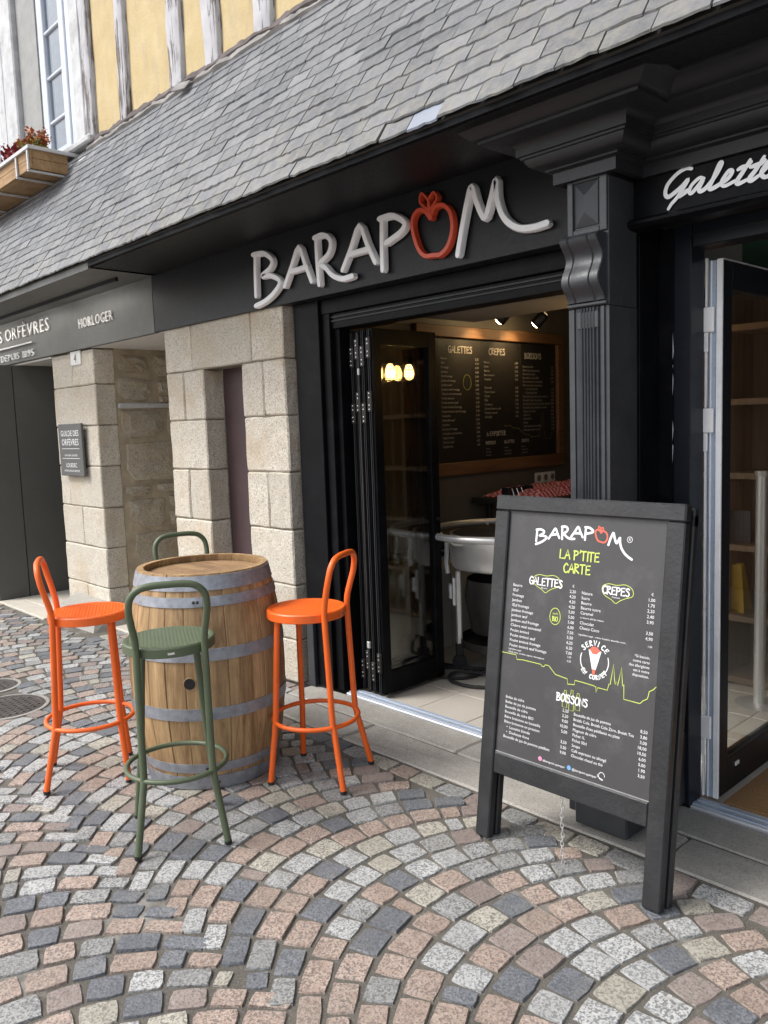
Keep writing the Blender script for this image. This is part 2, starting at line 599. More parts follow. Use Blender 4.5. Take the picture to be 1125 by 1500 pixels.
paint('slab_light', (0.50, 0.46, 0.39), 0.6, 0.08, bump=0.2)
paint('yellow_bag', (0.40, 0.24, 0.02), 0.5, 0.1)
paint('red_cloth_white', (0.7, 0.66, 0.64), 0.8, 0.05)
paint('plate_white', (0.72, 0.72, 0.70), 0.4, 0.03)
paint('plaque_grey', (0.085, 0.086, 0.082), 0.45, 0.05)
paint('leaf_green', (0.12, 0.18, 0.045), 0.55, 0.3, bump=0)
paint('leaf_yellow', (0.32, 0.30, 0.06), 0.55, 0.3, bump=0)
paint('leaf_orange', (0.42, 0.13, 0.05), 0.55, 0.3, bump=0)
paint('leaf_red', (0.26, 0.022, 0.03), 0.5, 0.3, bump=0)
paint('soil', (0.05, 0.035, 0.025), 0.95, 0.2)
paint('bracket_grey', (0.50, 0.50, 0.50), 0.45, 0.1)
paint('ceramic_white', (0.7, 0.7, 0.68), 0.3, 0.03)
paint('bottle_dark', (0.02, 0.03, 0.02), 0.12, 0.1, bump=0)
emit('bulb', (1.0, 0.58, 0.18), 26.0)
emit('spot_lens', (1.0, 0.72, 0.36), 30.0)
emit('downlight_lens', (1.0, 0.95, 0.85), 6.0)
emit('led', (1.0, 0.97, 0.92), 15.0)
glass('door_glass', (0.93, 0.935, 0.92), 1.5, 1.5)
glass('window_glass', (0.75, 0.80, 0.84), 1.5, 1.6)
glass('lamp_glass', (0.95, 0.93, 0.88), 1.4, 1.0)

wood('barrel_oak', (0.17, 0.085, 0.033), (0.55, 0.365, 0.178), 'z', 0.8, 0.62, 0.5, stain=0.6)
wood('barrel_head', (0.16, 0.085, 0.042), (0.43, 0.27, 0.135), 'x', 1.0, 0.6, 0.35, stain=0.5)
wood('rough_plank', (0.075, 0.033, 0.014), (0.19, 0.095, 0.042), 'y', 0.9, 0.6, 0.35)
wood('shelf_wood', (0.075, 0.045, 0.025), (0.22, 0.145, 0.08), 'z', 0.9, 0.65, 0.3)
wood('panel_wood', (0.12, 0.055, 0.028), (0.26, 0.135, 0.07), 'z', 0.9, 0.6, 0.3)
wood('box_wood', (0.21, 0.115, 0.05), (0.46, 0.295, 0.14), 'x', 1.2, 0.75, 0.5, stain=0.55)
g = NG('weathered_timber')      # old whitewash flaking off grey-brown oak
p = g.pos((26, 26, 1.6))
n1 = g.noise(p, 1.0, 8, 0.72, 0.5)
wd = g.mix(g.ramp(g.noise(g.pos((60, 60, 2.5)), 1.0, 5, 0.7), [(0.35, 0.0), (0.65, 1.0)]), (0.075, 0.052, 0.042), (0.23, 0.19, 0.17))
wp = g.mix(g.ramp(g.noise(g.pos(), 9, 5), [(0.3, 0.0), (0.7, 1.0)]), (0.37, 0.365, 0.385), (0.47, 0.465, 0.475))
msk = g.ramp(g.math('ADD', g.math('MULTIPLY', n1, 0.7), g.math('MULTIPLY', g.noise(g.pos((4, 4, 2.0)), 2.2, 5, 0.6), 0.3)), [(0.435, 0.0), (0.48, 1.0)])
c = g.mix(msk, wd, wp)
g.bump(g.math('ADD', msk, g.math('MULTIPLY', n1, 0.6)), 0.9, 0.006)
M['weathered_timber'] = g.out(c, 0.9)

# plaster between the timbers
g = NG('yellow_plaster')
p = g.pos()
c = g.mix(g.ramp(g.noise(p, 4, 6, 0.6), [(0.3, 0.0), (0.7, 1.0)]), (0.44, 0.335, 0.165), (0.53, 0.425, 0.24))
c = g.mix(g.ramp(g.noise(g.pos((3, 3, 0.7)), 5, 6, 0.7), [(0.5, 0.0), (0.72, 0.55)]), c, (0.36, 0.30, 0.215))
c = g.mix(g.ramp(g.noise(p, 40, 6, 0.75), [(0.60, 0.0), (0.72, 0.5)]), c, (0.60, 0.52, 0.36))
g.bump(g.noise(p, 55, 6, 0.65), 0.35, 0.012)
M['yellow_plaster'] = g.out(c, 0.9)

# roof slate: bluish slate, random per slate, lichen towards the eave
g = NG('slate')
p = g.pos()
rnd = g.rand()
c = g.ramp(rnd, [(0.0, (0.050, 0.055, 0.064)), (0.35, (0.086, 0.092, 0.103)), (0.7, (0.112, 0.117, 0.127)), (1.0, (0.155, 0.159, 0.167))])
c = g.mix(g.ramp(g.noise(p, 26, 6, 0.65), [(0.42, 0.0), (0.75, 0.4)]), c, (0.205, 0.203, 0.198))
c = g.mix(g.ramp(g.noise(g.pos((2, 9, 9)), 7, 5, 0.6), [(0.45, 0.0), (0.75, 0.4)]), c, (0.070, 0.076, 0.088))
sepz = g.n('SeparateXYZ', Vector=p)
low = g.ramp(g.math('ADD', sepz.outputs[2], g.math('MULTIPLY', g.noise(p, 3.0, 4), 0.5)), [(0.0, 0.0), (1.0, 1.0)])
zz = g.math('SUBTRACT', 3.32, g.math('ADD', sepz.outputs[2], g.math('MULTIPLY', g.noise(p, 2.2, 3), 0.45)), True)
li = g.math('MULTIPLY', g.ramp(g.noise(p, 17, 7, 0.7), [(0.42, 0.0), (0.62, 0.9)]), g.math('MULTIPLY', zz, 1.5, True), True)
c = g.mix(g.math('MULTIPLY', li, 0.75), c, (0.215, 0.198, 0.15))
c = g.mix(g.ramp(g.noise(g.pos((3.5, 1.2, 1.2)), 2.4, 7, 0.7), [(0.50, 0.0), (0.68, 0.45)]), c, (0.105, 0.102, 0.098))
c = g.mix(g.ramp(g.noise(p, 70, 4, 0.7), [(0.64, 0.0), (0.74, 0.45)]), c, (0.36, 0.355, 0.32))
g.bump(g.noise(g.pos((5, 14, 14)), 3.5, 7, 0.7), 0.7, 0.008)
M['slate'] = g.out(c, g.ramp(g.noise(p, 20, 4), [(0.3, 0.42), (0.7, 0.68)]))

# dressed granite of the piers and slabs
granite('pier_granite', ((0.60, 0.54, 0.44), (0.70, 0.65, 0.56), (0.25, 0.22, 0.19)), grain=190, dark=0.45, rough=0.85, big=0.3,
        stain=((0.44, 0.345, 0.23), 2.6, 0.75), bump=0.8, rough_scale=38)
granite('rubble_granite', ((0.43, 0.37, 0.28), (0.50, 0.45, 0.36), (0.18, 0.155, 0.13)), grain=150, dark=0.4, rough=0.9, big=0.5,
        stain=((0.26, 0.17, 0.08), 4.0, 0.6), bump=1.0, rough_scale=16)
granite('slab_granite', ((0.36, 0.34, 0.30), (0.42, 0.40, 0.365), (0.19, 0.18, 0.17)), grain=240, dark=0.3, rough=0.8, big=0.45,
        stain=((0.26, 0.24, 0.21), 3.5, 0.5), bump=0.4, rough_scale=30)
SETT = [('sett_white', ((0.44, 0.44, 0.425), (0.56, 0.56, 0.55), (0.12, 0.125, 0.13)), 0.85),
        ('sett_pink', ((0.38, 0.285, 0.23), (0.47, 0.38, 0.325), (0.14, 0.115, 0.105)), 0.75),
        ('sett_blue', ((0.15, 0.158, 0.172), (0.215, 0.225, 0.24), (0.08, 0.085, 0.095)), 0.6),
        ('sett_mauve', ((0.27, 0.215, 0.19), (0.33, 0.28, 0.255), (0.15, 0.125, 0.115)), 0.5),
        ('sett_grey', ((0.29, 0.29, 0.28), (0.39, 0.39, 0.38), (0.10, 0.10, 0.10)), 0.8),
        ('sett_cream', ((0.42, 0.39, 0.32), (0.52, 0.495, 0.43), (0.14, 0.13, 0.115)), 0.75)]
for nm, cols, dk in SETT:
    granite(nm, cols, grain=185, dark=dk, rough=0.52, big=0.45, stain=((0.20, 0.185, 0.155), 5.5, 0.45), bump=0.75, rough_scale=75)

# joints of the paving: damp sandy mortar, whitish where cement was spilled
g = NG('joint_sand')
p = g.pos()
c = g.mix(g.ramp(g.noise(p, 3, 6, 0.65), [(0.3, 0.0), (0.7, 1.0)]), (0.062, 0.056, 0.046), (0.128, 0.116, 0.096))
c = g.mix(g.ramp(g.noise(p, 160, 3, 0.7), [(0.5, 0.0), (0.8, 0.5)]), c, (0.30, 0.28, 0.24))
c = g.mix(g.ramp(g.noise(g.pos((0.8, 1.4, 1)), 2.3, 6, 0.7), [(0.55, 0.0), (0.70, 0.65)]), c, (0.40, 0.385, 0.35))
g.bump(g.noise(p, 120, 5, 0.7), 0.7, 0.006)
M['joint_sand'] = g.out(c, 0.85)

# distant street ground
g = NG('street_ground')
p = g.pos()
v = g.n('TexVoronoi', _feature='F1', Vector=p, Scale=9.5, Randomness=0.6)
sp = g.n('SeparateColor', Color=v.outputs['Color'])
c = g.ramp(sp.outputs[0], [(0.0, (0.12, 0.13, 0.15)), (0.4, (0.32, 0.25, 0.2)), (0.7, (0.4, 0.39, 0.36)), (1.0, (0.5, 0.49, 0.46))])
M['street_ground'] = g.out(c, 0.85)

# floor tiles inside
paint('floor_tile', (0.50, 0.46, 0.40), 0.35, 0.06, bump=0.05, scale=3)
paint('tile_joint', (0.25, 0.22, 0.18), 0.8, 0.1)
g = NG('coir')
p = g.pos()
c = g.mix(g.ramp(g.noise(p, 190, 3, 0.7), [(0.3, 0.0), (0.7, 1.0)]), (0.20, 0.10, 0.035), (0.42, 0.25, 0.11))
g.bump(g.noise(p, 210, 3, 0.7), 1.0, 0.006)
M['coir'] = g.out(c, 0.95)
g = NG('check_cloth')
wv = g.n('TexChecker', Vector=g.pos((1, 1, 1), obj=True), Scale=46.0, Color1=(0.40, 0.012, 0.035), Color2=(0.60, 0.36, 0.38))
M['check_cloth'] = g.out(wv.outputs[0], 0.85)
# ------------------------------------------------------------------ ground
gm = MB().add([(-150, -150, -0.06), (150, -150, -0.06), (150, 150, -0.06), (-150, 150, -0.06)], [(0, 1, 2, 3)])
struct(gm.build('ground', 'street_ground', fixn=False), 'street ground running on beyond the cobbles', 'ground')

X0, X1, Y0, YW = -10.5, 2.2, -1.9, 2.80
nx, ny = 120, 46
jm = MB()
vs = []
for j in range(ny + 1):
    for i in range(nx + 1):
        x = X0 + (X1 - X0) * i / nx; y = Y0 + (YW - Y0) * j / ny
        vs.append((x, y, -0.0068 + 0.0025 * mnoise.noise((x * 2.3, y * 2.3, 0.3))))
fs = [(j * (nx + 1) + i, j * (nx + 1) + i + 1, (j + 1) * (nx + 1) + i + 1, (j + 1) * (nx + 1) + i) for j in range(ny) for i in range(nx)]
jm.add(vs, fs)
street = jm.build('cobbled_street', 'joint_sand', smooth=True)
struct(street, 'cobbled street of granite setts laid in arcs', 'paving')

def sett_mesh(seed):
    """one granite sett in a unit footprint: uneven outline, rounded shoulder, slightly domed and pitted top"""
    r = random.Random(seed)
    out = []
    base = [(-1, -1), (-.33, -1), (.35, -1), (1, -1), (1, .0), (1, 1), (.33, 1), (-.35, 1), (-1, 1), (-1, 0)]
    for k, (a, b) in enumerate(base):
        cr = abs(a) == 1 and abs(b) == 1
        q = 0.965 - r.random() * 0.06 if cr else 0.985 + r.random() * 0.03
        out.append((a * 0.5 * q + (r.random() - .5) * .045, b * 0.5 * q + (r.random() - .5) * .045))
    n = len(out)
    out = [(x * 0.1, y * 0.1) for x, y in out]
    vs = [(x * 1.0, y * 1.0, -0.040) for x, y in out]
    vs += [(x * 0.995, y * 0.995, -0.0042 - r.random() * .0025) for x, y in out]
    vs += [(x * (0.935 + r.random() * .04), y * (0.935 + r.random() * .04), 0.0 + (r.random() - .5) * .003) for x, y in out]
    vs.append(((r.random() - .5) * .01, (r.random() - .5) * .01, 0.0008 + (r.random() - .5) * .003))
    fs = []
    for lv in (0, 1):
        for k in range(n):
            k2 = (k + 1) % n
            fs.append((lv * n + k, lv * n + k2, (lv + 1) * n + k2, (lv + 1) * n + k))
    for k in range(n):
        fs.append((2 * n + k, 2 * n + (k + 1) % n, 3 * n))
    return vs, fs
SV = [sett_mesh(i) for i in range(9)]

setts = []    # x, y, rot, length, width, kind
WTS = [29, 24, 17, 8, 14, 9]
def kind_near(x, y):
    # colours come in loose clusters, as the loads were tipped
    w = list(WTS)
    n = mnoise.noise((x * 1.1, y * 1.1, 5.0))
    if n > 0.15: w[1] *= 2.2
    if n < -0.2: w[2] *= 1.9
    if y > 2.05: w = [16, 10, 12, 26, 26, 10]
    return rng.choices(range(6), w)[0]
MAN = [(-4.72, 1.475, 0.20), (-5.18, 1.55, 0.135)]
def blocked(x, y):
    for mx, my, mr in MAN:
        if (x - mx) ** 2 + (y - my) ** 2 < (mr + 0.035) ** 2: return True
    if -6.92 < x < -5.9 and 2.45 < y: return True       # foot stone of the pier
    if x < -6.7 and y > 2.43: return True               # jeweller's step
    return False
RA, DX, HALF = 0.80, 0.114, 0.645
for col in range(-2, 1):
    yc = 1.765 + col * 1.30
    for row in range(int(12.9 / DX)):
        x0 = X0 + 0.2 + row * DX + 0.04 * (col % 2)
        amax = math.asin(HALF / RA)
        a = -amax + rng.random() * 0.03
        while a < amax - 0.03:
            th = DX * math.cos(a)
            L = (0.098 + rng.random() * 0.027) if abs(a) < .5 else (0.10 + rng.random() * 0.05)
            if rng.random() < 0.05: L *= 0.55
            da = L / RA
            am = a + da / 2
            x = x0 + RA - RA * math.cos(am); y = yc + RA * math.sin(am)
            th = DX * math.cos(am)
            if y < (2.315 if x > -3.9 else 2.40) and y > Y0 + .06 and X0 + .1 < x < X1 - .1 and not blocked(x, y):
                setts.append((x, y, am, L - 0.0125, th - 0.0115, kind_near(x, y)))
            a += da
# header course along the slabs and straight courses in front of the piers
def course(y, xa, xb, w):
    x = xa
    while x < xb:
        L = 0.12 + rng.random() * 0.07
        if not blocked(x + L / 2, y):
            setts.append((x + L / 2, y, math.pi / 2, L - 0.009, w - 0.009, kind_near(x, 2.3)))
        x += L
course(2.372, -3.9, X1 - .1, 0.095)
for yy in (2.46, 2.565, 2.67):
    course(yy, X0 + .1, -3.72, 0.105)
course(2.745, -5.95, -3.72, 0.045 + .05)

recs = []
for s in setts:
    x, y, am, L, W, kd = s
    p = to_px((x, y, 0))
    area = 0
    if p and -20 < p[0] < 1145 and 600 < p[1] < 1520:
        dd = math.hypot(x, y)
        area = L * W * (F_PX / p[2]) ** 2 * (1.5 / math.hypot(dd, 1.5))
        if (x + 3.16) ** 2 + (y - 1.85) ** 2 < 0.30 ** 2: area = 0
        # a sandwich board stands in front of these
        if -2.05 < x < -1.2 and 2.2 < y < 2.42: area *= 0.2
    recs.append((area, s))
recs.sort(key=lambda r: -r[0])
shared = {}
def sett_obj_mesh(v, kd):
    if (v, kd) not in shared:
        me = bpy.data.meshes.new('cobblestone')
        me.from_pydata(SV[v][0], [], SV[v][1])
        me.materials.append(M[SETT[kd][0]])
        me.shade_smooth()
        me.set_sharp_from_angle(angle=R(24))
        shared[(v, kd)] = me
    return shared[(v, kd)]
rest = MB()
for i, (area, (x, y, am, L, W, kd)) in enumerate(recs):
    v = rng.randrange(9)
    z = (rng.random() - .5) * 0.004
    tx, ty = (rng.random() - .5) * .035, (rng.random() - .5) * .035
    rz = -am + (rng.random() - .5) * .055
    if am == math.pi / 2: rz = am + (rng.random() - .5) * .05
    if rng.random() < .5: rz += math.pi
    if i < 300 and area > 0:
        o = bpy.data.objects.new('cobblestone', sett_obj_mesh(v, kd))
        COL.objects.link(o)
        o.parent = street
        o.location = (x, y, z); o.rotation_euler = (tx, ty, rz); o.scale = (W * 10, L * 10, 1)
    else:
        mt = Matrix.Translation((x, y, z)) @ Matrix.Rotation(rz, 4, 'Z') @ Matrix.Rotation(ty, 4, 'Y') @ Matrix.Rotation(tx, 4, 'X') @ Matrix.Diagonal((W * 10, L * 10, 1, 1))
        rest.add([mt @ Vector(q) for q in SV[v][0]], SV[v][1], kd)
o = rest.build('cobblestones', [s[0] for s in SETT], street, smooth=True, ang=24, fixn=False)
stuff(o)

# granite slabs along the shop front
kerb = bpy.data.objects.new('shop_pavement', None); COL.objects.link(kerb)
struct(kerb, 'worn granite slabs along the foot of the black shopfront', 'pavement')
def slab(x0, x1, y0, y1, sd):
    b = MB(); rough_box(b, x0 + .004, x1 - .004, y0 + .004, y1 - .004, -0.06, 0.006, 0.004, bev=0.008, seed=sd)
    b.build('granite_slab', 'slab_granite', kerb)
xs = [-3.70, -2.42, -0.72, 0.8, 2.2]
for a, b in zip(xs, xs[1:]): slab(a, b, 2.655, 2.862, a * 7)
xs = [-3.70, -2.95, -1.30, 0.2, 2.2]
for a, b in zip(xs, xs[1:]): slab(a, b, 2.425, 2.652, a * 5)
MB().box(-3.7, 2.2, 2.42, 2.87, -0.09, -0.002).build('slab_bed', 'joint_sand', kerb)

# iron covers in the paving
for k, (mx, my, mr) in enumerate(MAN):
    t = thing('manhole_cover', ['small round iron cover with a pale cement rim between cobbles near the left edge', 'smaller dark iron cover at the very left edge of the photo, beyond the other one'][k],
              'manhole cover', (mx, my, -0.004), group='iron covers in the paving')
    MB().lathe([(mr + .022, -.01), (mr + .022, .004), (mr + .004, .006), (mr + .002, -.01)], 40).build('rim', 'slab_granite', t, True, True)
    lid = MB().lathe([(mr, -.01), (mr, .003), (mr - .02, .004), (mr - .022, .001), (0.0001, .001)], 40)
    lid.build('lid', 'cover_iron', t, True, True)
    stud = MB()
    q = 0.036
    for i in range(-12, 13):
        for j in range(-12, 13):
            if math.hypot(i * q, j * q) < mr - .035:
                stud.box(i * q - .012, i * q + .012, j * q - .009, j * q + .009, 0, .006, 0, .003)
    stud.build('grip_pattern', 'cover_iron', t, local=True)
# ------------------------------------------------------------------ the half-timbered house
house = thing('half_timbered_house', 'old half-timbered house with yellow plaster above a slate pent roof and granite piers', 'house', (-5.0, 2.85, 0))
WY = 2.85
# posts and plaster panels of the upper storey (each panel and post its own piece)
posts = [(-6.12, -5.985), (-5.565, -5.445), (-4.875, -4.715), (-4.45, -4.30), (-3.94, -3.78), (-3.30, -3.14), (-2.62, -2.46), (-1.9, -1.74), (-1.1, -.94), (-.2, -.04), (.7, .86)]
def timber(xa, xb, z0, z1, sd):
    mb = MB()
    n = 26
    ring = []
    r = random.Random(sd)
    for i in range(n + 1):
        z = z0 + (z1 - z0) * i / n
        wob = mnoise.noise((sd * 3.3, z * 1.3, 0)) * 0.022
        wl = mnoise.noise((sd * 5.1, z * 5.0, 2)) * 0.012
        wr = mnoise.noise((sd * 7.7, z * 5.0, 5)) * 0.012
        dp = mnoise.noise((sd * 2.2, z * 7.0, 9)) * 0.008
        ring.append([(xa + wob + wl, WY + .05, z), (xa + wob + wl + .002, WY - .026 + dp, z), (xa + wob + wl + .008, WY - .031 + dp, z),
                     (xb + wob + wr - .008, WY - .032 + dp * .4, z), (xb + wob + wr - .002, WY - .026 + dp, z), (xb + wob + wr, WY + .05, z)])
    vs = [p for q in ring for p in q]
    fs = []
    for i in range(n):
        for k in range(5):
            fs.append((i * 6 + k, i * 6 + k + 1, i * 6 + 7 + k, i * 6 + 6 + k))
    mb.add(vs, fs)
    return mb
for k, (a, b) in enumerate(posts):
    timber(a, b, 3.60, 6.6, k + 1).build('timber_post', 'weathered_timber', house, smooth=True, ang=50)
def plaster(xa, xb, sd):
    nx, nz = 8, 40
    vs = []
    for j in range(nz + 1):
        for i in range(nx + 1):
            x = xa - .01 + (xb - xa + .02) * i / nx; z = 3.55 + 3.05 * j / nz
            e = min(i, nx - i)
            y = WY - .004 + mnoise.noise((x * 3, sd, z * 3)) * .008 + (.012 if e == 0 else 0)
            vs.append((x, y, z))
    fs = [(j * (nx + 1) + i, j * (nx + 1) + i + 1, (j + 1) * (nx + 1) + i + 1, (j + 1) * (nx + 1) + i) for j in range(nz) for i in range(nx)]
    MB().add(vs, fs).build('plaster_panel', 'yellow_plaster', house, smooth=True)
for k in range(len(posts) - 1):
    plaster(posts[k][1], posts[k + 1][0], k)
MB().box(-10.5, -9.6, WY + .02, WY + .25, 3.4, 6.6).box(-5.98, 2.2, WY + .03, WY + .25, 3.3, 6.62).box(-9.6, -5.98, WY + .62, WY + .72, 3.4, 6.6).build('wall_core', 'mortar_ochre', house)
# ragged sill beam and mortar where the roof meets the wall
def ragged(name, mat, zc, hh, yc, thick, sd, x0=-6.1, x1=1.0, step=.045, amp=.02):
    mb = MB()
    n = int((x1 - x0) / step)
    vs = []
    for i in range(n + 1):
        x = x0 + (x1 - x0) * i / n
        a = mnoise.noise((x * 6, sd, 0)) * amp + mnoise.noise((x * 21, sd, 4)) * amp * .6
        b = mnoise.noise((x * 5, sd, 8)) * amp
        d = mnoise.noise((x * 9, sd, 3)) * .01
        vs += [(x, yc + .05, zc + hh + a), (x, yc - thick + d, zc + hh + a - .012), (x, yc - thick - .012 + d, zc - hh + b), (x, yc - thick * .4, zc - hh - .03 + b)]
    fs = [(i * 4 + k, i * 4 + k + 1, i * 4 + 5 + k, i * 4 + 4 + k) for i in range(n) for k in range(3)]
    mb.add(vs, fs)
    return mb.build(name, mat, house, smooth=True, ang=35)
paint('sill_beam_wood', (0.10, 0.082, 0.078), 0.9, 0.35, bump=1.0, bscale=40)
paint('lime_mortar', (0.22, 0.21, 0.20), 0.95, 0.35, bump=1.0, bscale=45, dirt=((0.2, 0.19, 0.18), 0.6))
ragged('sill_beam', 'sill_beam_wood', 3.668, .022, WY - .012, .014, 2, step=.03, amp=.02)
ragged('mortar_fillet', 'lime_mortar', 3.630, .018, WY - .025, .014, 5, step=.022, amp=.022)
# slipped piece of pale slate lying against the sill
b = MB().box(-.075, .075, -.004, .004, -.035, .035, 0, .002)
o = b.build('loose_slate', 'lime_mortar', house, local=True); o.location = (-4.64 + 5.0, -.085, 3.60); o.rotation_euler = (R(-36), R(8), R(4))

# ---- windows
def window(xr, label=None):
    """casement with its white frame; xr = right edge of the outer frame"""
    w = bpy.data.objects.new('window', None); COL.objects.link(w); w.parent = house
    z0, z1 = 3.70, 6.3
    MB().box(xr - .155, xr, WY - .03, WY + .1, z0, z1, 0, .006).build('frame_post', 'white_worn', w)
    MB().box(xr - .33, xr - .158, WY + .02, WY + .10, z0, z1, 0, .004).build('shutter_frame', 'white_frame', w)
    for k in range(5):     # small panels of the folded inner shutter
        za = z0 + .06 + k * .40
        MB().box(xr - .235, xr - .175, WY + .005, WY + .018, za, za + .34, 0, .008).build('shutter_panel', 'white_frame', w)
    MB().box(xr - .435, xr - .338, WY + .01, WY + .075, z0, z1, 0, .008).build('sash_stile', 'white_frame', w)
    MB().box(xr - .775, xr - .735, WY + .01, WY + .075, z0, z1, 0, .006).build('sash_stile', 'white_frame', w)
    MB().box(xr - .735, xr - .435, WY + .012, WY + .073, z0, z0 + .09, 0, .006).build('bottom_rail', 'white_frame', w)
    for k in range(7):
        zc = 4.02 + .345 * k
        MB().box(xr - .737, xr - .433, WY + .018, WY + .06, zc - .013, zc + .013, 0, .006).build('glazing_bar', 'white_frame', w)
    for k in range(7):
        za = max(z0 + .088, 4.02 + .345 * (k - 1) + .012); zb = 4.02 + .345 * k - .012
        MB().box(xr - .736, xr - .434, WY + .036, WY + .042, za, zb).build('pane', 'window_glass', w)
    MB().box(xr - .895, xr - .78, WY + .03, WY + .10, z0, z1, 0, .01).build('outer_post', 'white_frame', w)
    MB().box(xr - .775, xr - .338, WY + .34, WY + .36, z0, z1).build('curtain', 'interior_grey', w)
    return w
window(-6.135)
window(-7.70)
MB().box(-7.42, -7.032, WY + .02, WY + .12, 3.6, 6.5).build('grey_infill', 'reveal_grey', house)
MB().box(-7.695, -7.43, WY - .03, WY + .12, 3.6, 6.5, 0, .012).build('white_post', 'white_worn', house)
MB().box(-8.9, -6.0, WY - .07, WY + .1, 3.645, 3.70, 0, .012).build('window_sill', 'white_worn', house)
b = MB(); b.add([(-6.05, WY - .02, 3.62), (-9.2, WY - .02, 3.62), (-9.2, WY - .13, 3.462), (-6.12, WY - .11, 3.485)], [(0, 1, 2, 3)])
b.build('lead_flashing', 'bracket_grey', house)

# ---- pent roof of slates
roof = bpy.data.objects.new('pent_roof', None); COL.objects.link(roof); roof.parent = house
EY, EZ = 2.145, 2.515
TY, TZ = 2.85, 3.63
rl = math.hypot(TY - EY, TZ - EZ)
dn = Vector((0, (TY - EY) / rl, (TZ - EZ) / rl)); nn = Vector((0, -dn.z, dn.y))
def rp(x, s, h): return Vector((x, EY, EZ)) + dn * s + nn * h
b = MB(); b.add([rp(-10.5, 0, -.035), rp(2.2, 0, -.035), rp(2.2, rl + .05, -.035), rp(-10.5, rl + .05, -.035),
                 rp(-10.5, 0, -.006), rp(2.2, 0, -.006), rp(2.2, rl + .05, -.006), rp(-10.5, rl + .05, -.006)],
                [(0, 1, 2, 3), (4, 5, 6, 7), (0, 1, 5, 4), (1, 2, 6, 5), (2, 3, 7, 6), (3, 0, 4, 7)])
b.build('roof_deck', 'dark_void', roof)
def slate_mesh(sd):
    r = random.Random(sd)
    # unit width, 0.17 long; ragged lower edge; origin at the middle of the lower edge
    m = 5
    low = [(-.5 + k / m, (r.random() - .5) * .012 * (1 if 0 < k < m else .6)) for k in range(m + 1)]
    top = [(.5, .17), (-.5, .17)]
    ol = low + top
    th = .0065
    ch = .004
    vs = [(x, s, 0) for x, s in ol] + [(x * (.985 if i <= m else 1), s + (ch if i <= m else 0), th + (r.random() - .5) * .002) for i, (x, s) in enumerate(ol)]
    n = len(ol)
    fs = [tuple(range(n, 2 * n))] + [(k, (k + 1) % n, n + (k + 1) % n, n + k) for k in range(n)]
    return vs, fs
SM = [slate_mesh(50 + i) for i in range(8)]
smesh = []
for vs, fs in SM:
    me = bpy.data.meshes.new('slate'); me.from_pydata(vs, [], fs); me.materials.append(M['slate']); smesh.append(me)
ROWS = 16
EXPO = rl / ROWS
slates = []
for k in range(ROWS):
    x = -10.4 - rng.random() * .2
    while x < 2.1:
        w = .140 + rng.random() * .055
        if rng.random() < .06: w *= .7
        slates.append((x + w / 2, k, w))
        x += w
sr = []
for s in slates:
    p = to_px(rp(s[0], s[1] * EXPO, .01))
    ok = p and -10 < p[0] < 1135 and -12 < p[1] < 600
    sr.append(((1 / p[2] ** 2) if ok else 0, s))
sr.sort(key=lambda q: -q[0])
base = Matrix(((1, 0, 0), (0, dn.y, nn.y), (0, dn.z, nn.z))).to_4x4()
rest = MB()
roff = world_loc(roof)
fresh = []
paint('slate_new', (0.19, 0.215, 0.26), 0.42, 0.08, bump=0.1)
for i, (ar, (x, k, w)) in enumerate(sr):
    v = rng.randrange(8)
    tilt = -math.atan2(.0058, EXPO * 1.35) - rng.random() * .03
    s0 = k * EXPO - .012 + (rng.random() - .5) * .008
    lift = .0115 + rng.random() * .003
    rz = (rng.random() - .5) * .02
    slip = 0
    if abs(x + 2.06) < .11 and k == 0:
        s0 -= .002; lift -= .006; tilt += .03
    mt = Matrix.Translation(rp(x, s0, lift)) @ base @ Matrix.Rotation(rz, 4, 'Z') @ Matrix.Rotation(tilt, 4, 'X') @ Matrix.Diagonal((w - .0035, 1, 1, 1))
    if abs(x + 2.02) < .085 and k == 0 and not fresh:
        fresh.append(1)
        me = smesh[v].copy(); me.materials.clear(); me.materials.append(M['slate_new'])
        o = bpy.data.objects.new('slate', me); COL.objects.link(o); o.parent = roof
        o['label'] = 'smooth pale blue replacement slate at the eave above the sign'
        o.matrix_local = Matrix.Translation(-roff) @ mt
    elif i < 299:
        o = bpy.data.objects.new('slate', smesh[v]); COL.objects.link(o); o.parent = roof
        o.matrix_local = Matrix.Translation(-roff) @ mt
    else:
        rest.add([mt @ Vector(q) for q in SM[v][0]], SM[v][1])
stuff(rest.build('slates', 'slate', roof, fixn=False))
# eave: dark lip under the slates and the boxed soffits
MB().box(-4.78, 2.2, EY + .012, EY + .03, EZ - .030, EZ - .010).build('eave_lip', 'black_paint', roof)
MB().box(-10.5, -4.783, EY + .012, EY + .03, EZ - .045, EZ - .008).build('eave_lip', 'jeweller_grey', roof)
b = MB(); b.prism([(EY + .032, EZ - .034), (2.86, 2.556), (2.86, 2.572), (EY + .032, EZ - .012)], 0, -4.60, 2.2); b.build('black_soffit', 'soffit_black', roof)
